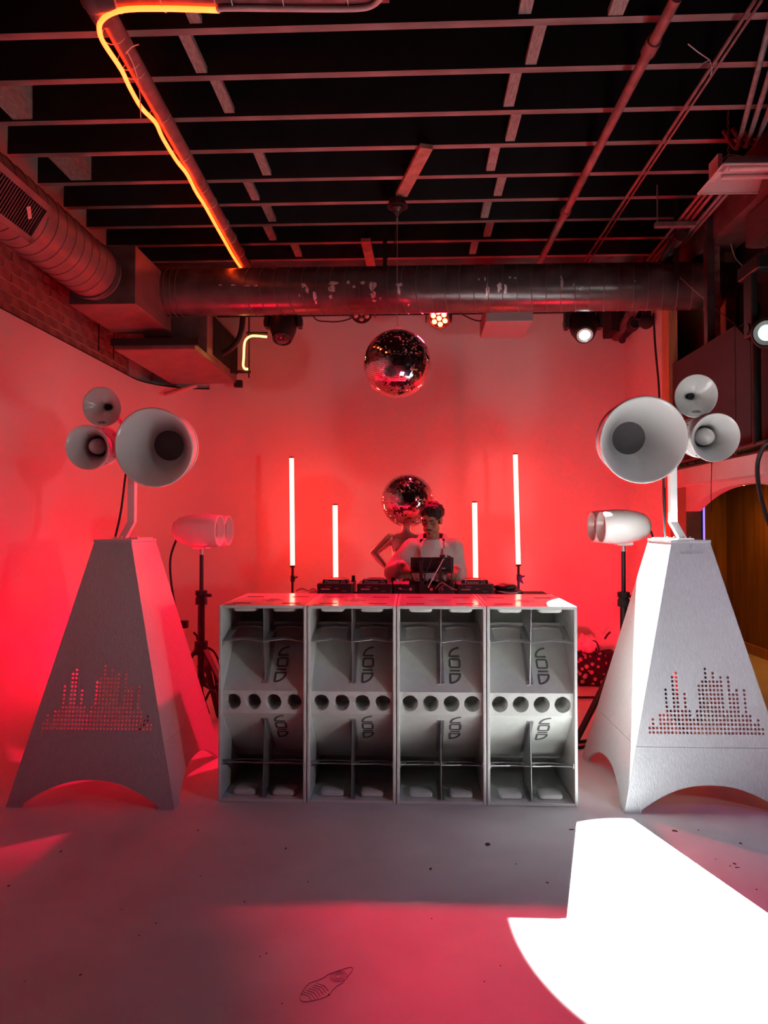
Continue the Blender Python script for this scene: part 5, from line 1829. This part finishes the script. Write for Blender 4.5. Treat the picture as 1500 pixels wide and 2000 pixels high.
jk.chain([Vector((DX - .100, DYp - .02, 1.495)), Vector((DX - .092, DYp + .045, 1.525)), Vector((DX, DYp + .085, 1.535)), Vector((DX + .092, DYp + .045, 1.525)), Vector((DX + .100, DYp - .02, 1.495))], [.026, .034, .040, .034, .026], 12)
me = remeshed('jacket', jk, .011, 4, base, cloth(.011, 11))


def opening(c, n):
    z = c.z
    lx = DX - base.x
    ly = DYp - base.y
    wl = .062 + max(0, (z - 1.30)) * .16
    wr = .070 + max(0, (z - 1.30)) * .10
    return (c.y < ly - .02 and -wl - .012 < c.x - lx < wr) or (z > 1.512 and abs(c.x - lx) < .078 and c.y < ly + .05)


cut_faces(me, opening)
jo = part('jacket', me, M_JACKET, dj)
so = jo.modifiers.new('thick', 'SOLIDIFY')
so.thickness = .007
so.offset = -1
for s in (-1, 1):
    pts = []
    for k in range(9):
        z = 1.00 + k * .055
        w = (.072 if s < 0 else .070) + max(0, z - 1.30) * (.16 if s < 0 else .10)
        pts.append(Vector((DX + s * w - (.006 if s < 0 else 0), DYp - .136 + max(0, z - 1.34) * .36, z)))
    part('jacket_facing', MB().sweep(smooth_path(pts, 3), .0085, 8), M_JACKET, dj, smooth=True)
    # cuffs
    a = ARM[s]
    d = (a[2] - a[1]).normalized()
    c = a[1].lerp(a[2], .86)
    part('cuff', MB().lathe([(.036, .02), (.044, .016), (.048, 0), (.044, -.02), (.036, -.024)], c, d, 20, closed=True), M_JACKET, dj, smooth=True)
tr_ = MB()
tr_.loft([((DX, DYp + .012, .86), .160, .118), ((DX, DYp + .012, 1.0), .156, .112)], 24)
for s in (-1, 1):
    tr_.chain([Vector((DX + s * .085, DYp + .012, .90)), Vector((DX + s * .10, DYp - .008, .50)), Vector((DX + s * .10, DYp + .03, .12))], [.105, .078, .062], 14)
part('trousers', remeshed('trousers', tr_, .014, 3, base), M_TROUSER, dj)
for s in (-1, 1):
    part('shoe', MB().ball((DX + s * .112, DYp - .06, .045), (.052, .145, .045), 18, 10), M_PLASTW, dj, smooth=True)
# hair: a mop of curls over the skull
hr = MB()
hr.ball(hp(0, .022, .052), (.083, .096, .082), 24, 14, HR)
rr = random.Random(11)
for k in range(170):
    th = rr.uniform(0, 2 * PI)
    u = rr.uniform(-.12, 1)
    d = Vector((math.cos(th) * math.sqrt(1 - u * u), math.sin(th) * math.sqrt(1 - u * u), u))
    p = Vector((d.x * .080, .022 + d.y * .092, .052 + d.z * .082))
    if p.y < -.045 and p.z < .072:
        continue
    if abs(p.x) > .055 and p.z < .01 and p.y < .02:
        continue
    hr.ball(hp(*p), rr.uniform(.014, .024), 8, 6)
me = remeshed('hair', hr, .0055, 1, base)


def face_side(c, n):
    q = HM.inverted() @ (c + base)
    return q.y < -.058 and q.z < .052


cut_faces(me, face_side)
part('hair', me, M_HAIR, dj)
for s in (-1, 1):
    part('sideburn', MB().ball(hp(s * .0675, -.020, .004), (.006, .010, .022), 10, 8, HR), M_HAIR, dj, smooth=True)
    part('eyebrow', MB().sweep([hp(s * .012, -.0925, .028), hp(s * .028, -.0905, .034), hp(s * .047, -.078, .029)], [.0035, .0045, .0025], 8), M_HAIR, dj, smooth=True)
    part('eye', MB().ball(hp(s * .029, -.074, .010), .0115, 14, 10), M_SKIN, dj, smooth=True, label='lowered eyelid')
    part('eyelashes', MB().sweep([hp(s * .017, -.0845, .006), hp(s * .029, -.0875, .002), hp(s * .042, -.081, .005)], .0022, 6), M_HAIR, dj, smooth=True)
part('moustache', MB().sweep([hp(-.030, -.083, -.051), hp(-.014, -.0955, -.043), hp(0, -.098, -.041), hp(.014, -.0955, -.043), hp(.030, -.083, -.051)], [.003, .006, .0055, .006, .003], 8), M_HAIR, dj, smooth=True)
part('goatee', MB().ball(hp(0, -.076, -.080), (.010, .005, .007), 12, 8, HR), M_HAIR, dj, smooth=True)

# ---- the chrome mannequin with a mirror ball for a head --------------
MC = PY(796, 978, 6.10)
MR = 51.5 / FPX * 6.10
mx0, my0 = MC.x - .01, 6.10
mq = thing('mannequin', 'chrome mannequin with a mirror ball head standing behind the performer', 'mannequin', (mx0, my0, 0))
zs = 1.555
mm = MB()
mm.loft([((mx0, my0, .86), .150, .105), ((mx0, my0, .98), .145, .10), ((mx0, my0, 1.12), .112, .080), ((mx0, my0, 1.25), .118, .085), ((mx0, my0 - .01, 1.38), .130, .095), ((mx0, my0, 1.48), .135, .075), ((mx0, my0, zs - .01), .110, .055), ((mx0, my0, zs + .02), .05, .045)], 28)
mm.chain([Vector((mx0, my0, zs - .02)), Vector((mx0, my0, zs + .09))], [.045, .040], 16)
for s in (-1, 1):
    mm.ball((mx0 + s * .055, my0 - .075, 1.385), (.048, .045, .048), 16, 10)
    sh = Vector((mx0 + s * .140, my0, zs - .045))
    el = PY(729, 1081, 6.06) if s < 0 else Vector((mx0 + .31, my0 + .03, 1.34))
    wr_ = PY(751, 1104, 6.0) if s < 0 else Vector((mx0 + .19, my0 - .10, 1.17))
    mm.chain([sh, sh.lerp(el, .5), el], [.048, .040, .033], 14)
    mm.chain([el, el.lerp(wr_, .4), wr_], [.033, .031, .023], 14)
    mm.chain([Vector((mx0 + s * .085, my0, .88)), Vector((mx0 + s * .085, my0 - .02, .48)), Vector((mx0 + s * .075, my0 + .02, .10))], [.090, .056, .036], 14)
    mm.chain([Vector((mx0 + s * .075, my0 + .02, .07)), Vector((mx0 + s * .09, my0 - .14, .045))], [.035, .028], 10)
    if s > 0:
        f = (wr_ - el).normalized()
        mm.ball(wr_ + f * .05, (.03, .03, .05), 12, 8)
        for k in range(4):
            p = wr_ + f * .085 + Vector((0, -.022 + k * .015, 0))
            mm.chain([p, p + f * .035, p + f * .065], [.008, .0075, .006], 8)
        mm.chain([wr_ + f * .03, wr_ + f * .06 + Vector((0, -.04, 0))], [.010, .008], 8)
part('figure', remeshed('figure', mm, .0075, 4, WORLD_LOC[mq.name]), M_CHROME, mq)
part('collar_seam', MB().sweep([Vector((mx0 + .13 * math.cos(a), my0 + .068 * math.sin(a), zs - .035 + .012 * math.cos(2 * a))) for a in [k / 30 * 2 * PI for k in range(30)]], .003, 6, closed=True), M_STEEL, mq, smooth=True)
part('base_plate', MB().lathe([(0, 0), (.19, 0), (.19, .010), (.17, .014), (0, .014)], (mx0, my0, 0), (0, 0, 1), 32), M_CHROME, mq, auto=40)
hd_ = part('ball_core', MB().ball(MC, MR - .004, 36, 22), M_BLACKM, mq, smooth=True)
me = fast_mesh('mirror_tiles', mirror_ball_meshes(MC, MR, .0135, 2, .012), WORLD_LOC[mq.name])
part('mirror_tiles', me, M_MIRROR, mq, kind='stuff')

# ================================================================== BAGS AND OBJECTS BEHIND THE RIGHT SUBWOOFER
def flower_mat():
    m = bpy.data.materials.new('flower_print_cloth')
    m.use_nodes = True
    nt = m.node_tree
    b = nt.nodes['Principled BSDF']
    b.inputs['Roughness'].default_value = .8
    tc = nt.nodes.new('ShaderNodeTexCoord')
    vo = nt.nodes.new('ShaderNodeTexVoronoi')
    vo.inputs['Scale'].default_value = 17
    nt.links.new(tc.outputs['Object'], vo.inputs['Vector'])
    v2 = nt.nodes.new('ShaderNodeTexVoronoi')
    v2.inputs['Scale'].default_value = 42
    nt.links.new(tc.outputs['Object'], v2.inputs['Vector'])
    cr = nt.nodes.new('ShaderNodeValToRGB')
    cr.color_ramp.elements[0].position = .0
    cr.color_ramp.elements[0].color = (.35, .03, .05, 1)
    cr.color_ramp.elements[1].position = .42
    cr.color_ramp.elements[1].color = (.02, .01, .02, 1)
    e = cr.color_ramp.elements.new(.16)
    e.color = (.75, .55, .55, 1)
    e = cr.color_ramp.elements.new(.33)
    e.color = (.55, .30, .32, 1)
    nt.links.new(vo.outputs['Distance'], cr.inputs[0])
    mxn = nt.nodes.new('ShaderNodeMix')
    mxn.data_type = 'RGBA'
    mxn.blend_type = 'MULTIPLY'
    mxn.inputs[0].default_value = .7
    nt.links.new(cr.outputs[0], mxn.inputs[6])
    nt.links.new(v2.outputs['Color'], mxn.inputs[7])
    nt.links.new(mxn.outputs[2], b.inputs['Base Color'])
    return m


b0, b1 = PY(1120, 1328, 7.35), PY(1178, 1262, 7.35)
bgm = MB()
bgm.loft([((((b0.x + b1.x) / 2), 7.35, .012), .17, .10), ((((b0.x + b1.x) / 2), 7.35, .10), .18, .11), ((((b0.x + b1.x) / 2), 7.35, .24), .175, .10), ((((b0.x + b1.x) / 2), 7.35, .33), .165, .075)], 24, .6)
sb = thing('shopping_bag', 'flower print shopping bag by the back wall near the right tower', 'bag', ((b0.x + b1.x) / 2, 7.35, 0))
part('sack', remeshed('sack', bgm, .02, 2, WORLD_LOC[sb.name], cloth(.02, 7)), flower_mat(), sb)
for s in (-1, 1):
    c = Vector(((b0.x + b1.x) / 2, 7.35 + s * .06, .33))
    part('handle', MB().sweep(smooth_path([c + Vector((-.09, 0, 0)), c + Vector((-.06, 0, .10)), c + Vector((.06, 0, .12)), c + Vector((.10, 0, .0))], 5), .008, 6), M_TROUSER, sb, smooth=True)
pc = PY(1148, 1260, 7.33)
pbm = MB().ball((pc.x - .02, 7.33, .42), (.13, .09, .09), 20, 12).ball((pc.x - .08, 7.33, .45), (.09, .08, .07), 16, 10)
pbg = thing('plastic_bag', 'crumpled white plastic bag lying on the flower print bag', 'bag', (pc.x, 7.33, .33))
part('sack', remeshed('sack', pbm, .014, 1, WORLD_LOC[pbg.name], cloth(.035, 13)), M_PLASTW, pbg)
single('black_case', MB().add([PY(1176, 1322, 7.3), PY(1178, 1278, 7.3), PY(1202, 1274, 7.3), PY(1215, 1300, 7.3), PY(1215, 1322, 7.3)] + [p + Vector((0, .2, 0)) for p in (PY(1176, 1322, 7.3), PY(1178, 1278, 7.3), PY(1202, 1274, 7.3), PY(1215, 1300, 7.3), PY(1215, 1322, 7.3))],
       [(0, 1, 2, 3, 4), (9, 8, 7, 6, 5), (0, 5, 6, 1), (1, 6, 7, 2), (2, 7, 8, 3), (3, 8, 9, 4), (4, 9, 5, 0)]), M_BLACKM, 'black soft case standing beside the flower print bag', 'bag')
p, q = PZ(1122, 1362, .02), PZ(1180, 1362, .02)
single('metal_rod', MB().tube(p, q + Vector((.15, 0, 0)), .012, seg=8), M_BLACK, 'thin black rod lying on the floor before the bags', 'rod', smooth=True)
for (a, b, lab) in (((1120, 1448), (1150, 1446), 'black cable lying on the floor nearest the right subwoofer'), ((1120, 1460), (1150, 1456), 'second black cable lying on the floor by the right subwoofer')):
    p, q = PZ(*a, .012), PZ(*b, .012)
    cable(lab, [p - Vector((.2, -.1, 0)), p, q, q + Vector((.15, .1, 0))], .012)
for (a, b, c, d, z) in ((1, 1, 1, 1, 0),):
    pass
single('fallen_ribbon', MB().ribbon([PY(1181, 1248, 7.45), PY(1186, 1240, 7.45), PY(1192, 1234, 7.45)], .02, (0, -1, 0), .004), M_TROUSER, 'small dark strap end sticking up behind the bags', 'strap')

# ================================================================== FLOOR SPECKS AND SCUFFS
def speck(px, py, w, h, seed, a=0.0):
    rr = random.Random(seed)
    c = PZ(px, py, 0.0008)
    k = c.y / FPX
    n = 9
    vs = [(c.x, c.y, .0012)]
    for j in range(n):
        an = 2 * PI * j / n
        f = rr.uniform(.6, 1.2)
        x, y = w / 2 * k * math.cos(an) * f, h / 2 * k * 2.6 * math.sin(an) * f
        vs.append((c.x + x, c.y + y, .0008))
    part('paint_chip', MB().add(vs, [(0, 1 + j, 1 + (j + 1) % n) for j in range(n)]), M_DARKSPOT, fl)


for i_, (px, py, w, h) in enumerate(((952, 1649, 11, 7), (841, 1697, 7, 4), (1116, 1620, 10, 3), (1069, 1724, 7, 3), (1008, 1687, 3, 2), (1318, 1623, 10, 4), (1446, 1647, 7, 3), (1435, 1687, 8, 4), (1426, 1691, 4, 2), (1440, 1694, 12, 2), (1478, 1737, 4, 2), (843, 1794, 3, 2), (977, 1886, 3, 2), (946, 1917, 3, 2),
                                     (119, 1663, 6, 3), (17, 1730, 6, 3), (157, 1904, 6, 3), (48, 1917, 3, 2), (305, 1803, 4, 3), (387, 1622, 4, 3), (558, 1657, 4, 3), (602, 1722, 3, 2), (477, 1761, 4, 3), (520, 1862, 4, 2), (508, 1868, 3, 2), (392, 1711, 3, 2), (238, 1776, 3, 2), (551, 1960, 3, 2), (642, 1943, 4, 3), (272, 1827, 4, 2), (1364, 1621, 4, 2), (1398, 1678, 3, 2), (1120, 1512, 10, 2))):
    speck(px, py, w, h, i_)
# chalky outline of a shoe print
sp_ = MB()
o0, o1 = PZ(588, 1955, .001), PZ(688, 1890, .001)
d = (o1 - o0)
u = d.normalized()
v = Vector((-u.y, u.x, 0))
L = d.length
out = []
for k in range(30):
    a = 2 * PI * k / 30
    t = .5 - .5 * math.cos(a)
    w = (.040 + .012 * math.sin(t * PI * 1.6) - (.010 if .35 < t < .6 else 0)) * math.sin(a)
    out.append(o0 + u * (t * L) + v * w + Vector((0, 0, .0005)))
sp_.sweep(out, .0010, 4, closed=True)
for r in (.012, .021, .030):
    sp_.sweep([o0 + u * (L * .72) + (u * math.cos(a) + v * math.sin(a)) * r + Vector((0, 0, .0005)) for a in [k / 16 * 2 * PI for k in range(16)]], .0008, 4, closed=True)
for k in range(7):
    c = o0 + u * (L * (.10 + .05 * k))
    sp_.sweep([c - v * .03, c + u * .010, c + v * .03], .0008, 4)
part('shoe_print', sp_, mat('scuff_line', (.20, .18, .18), .8), fl)
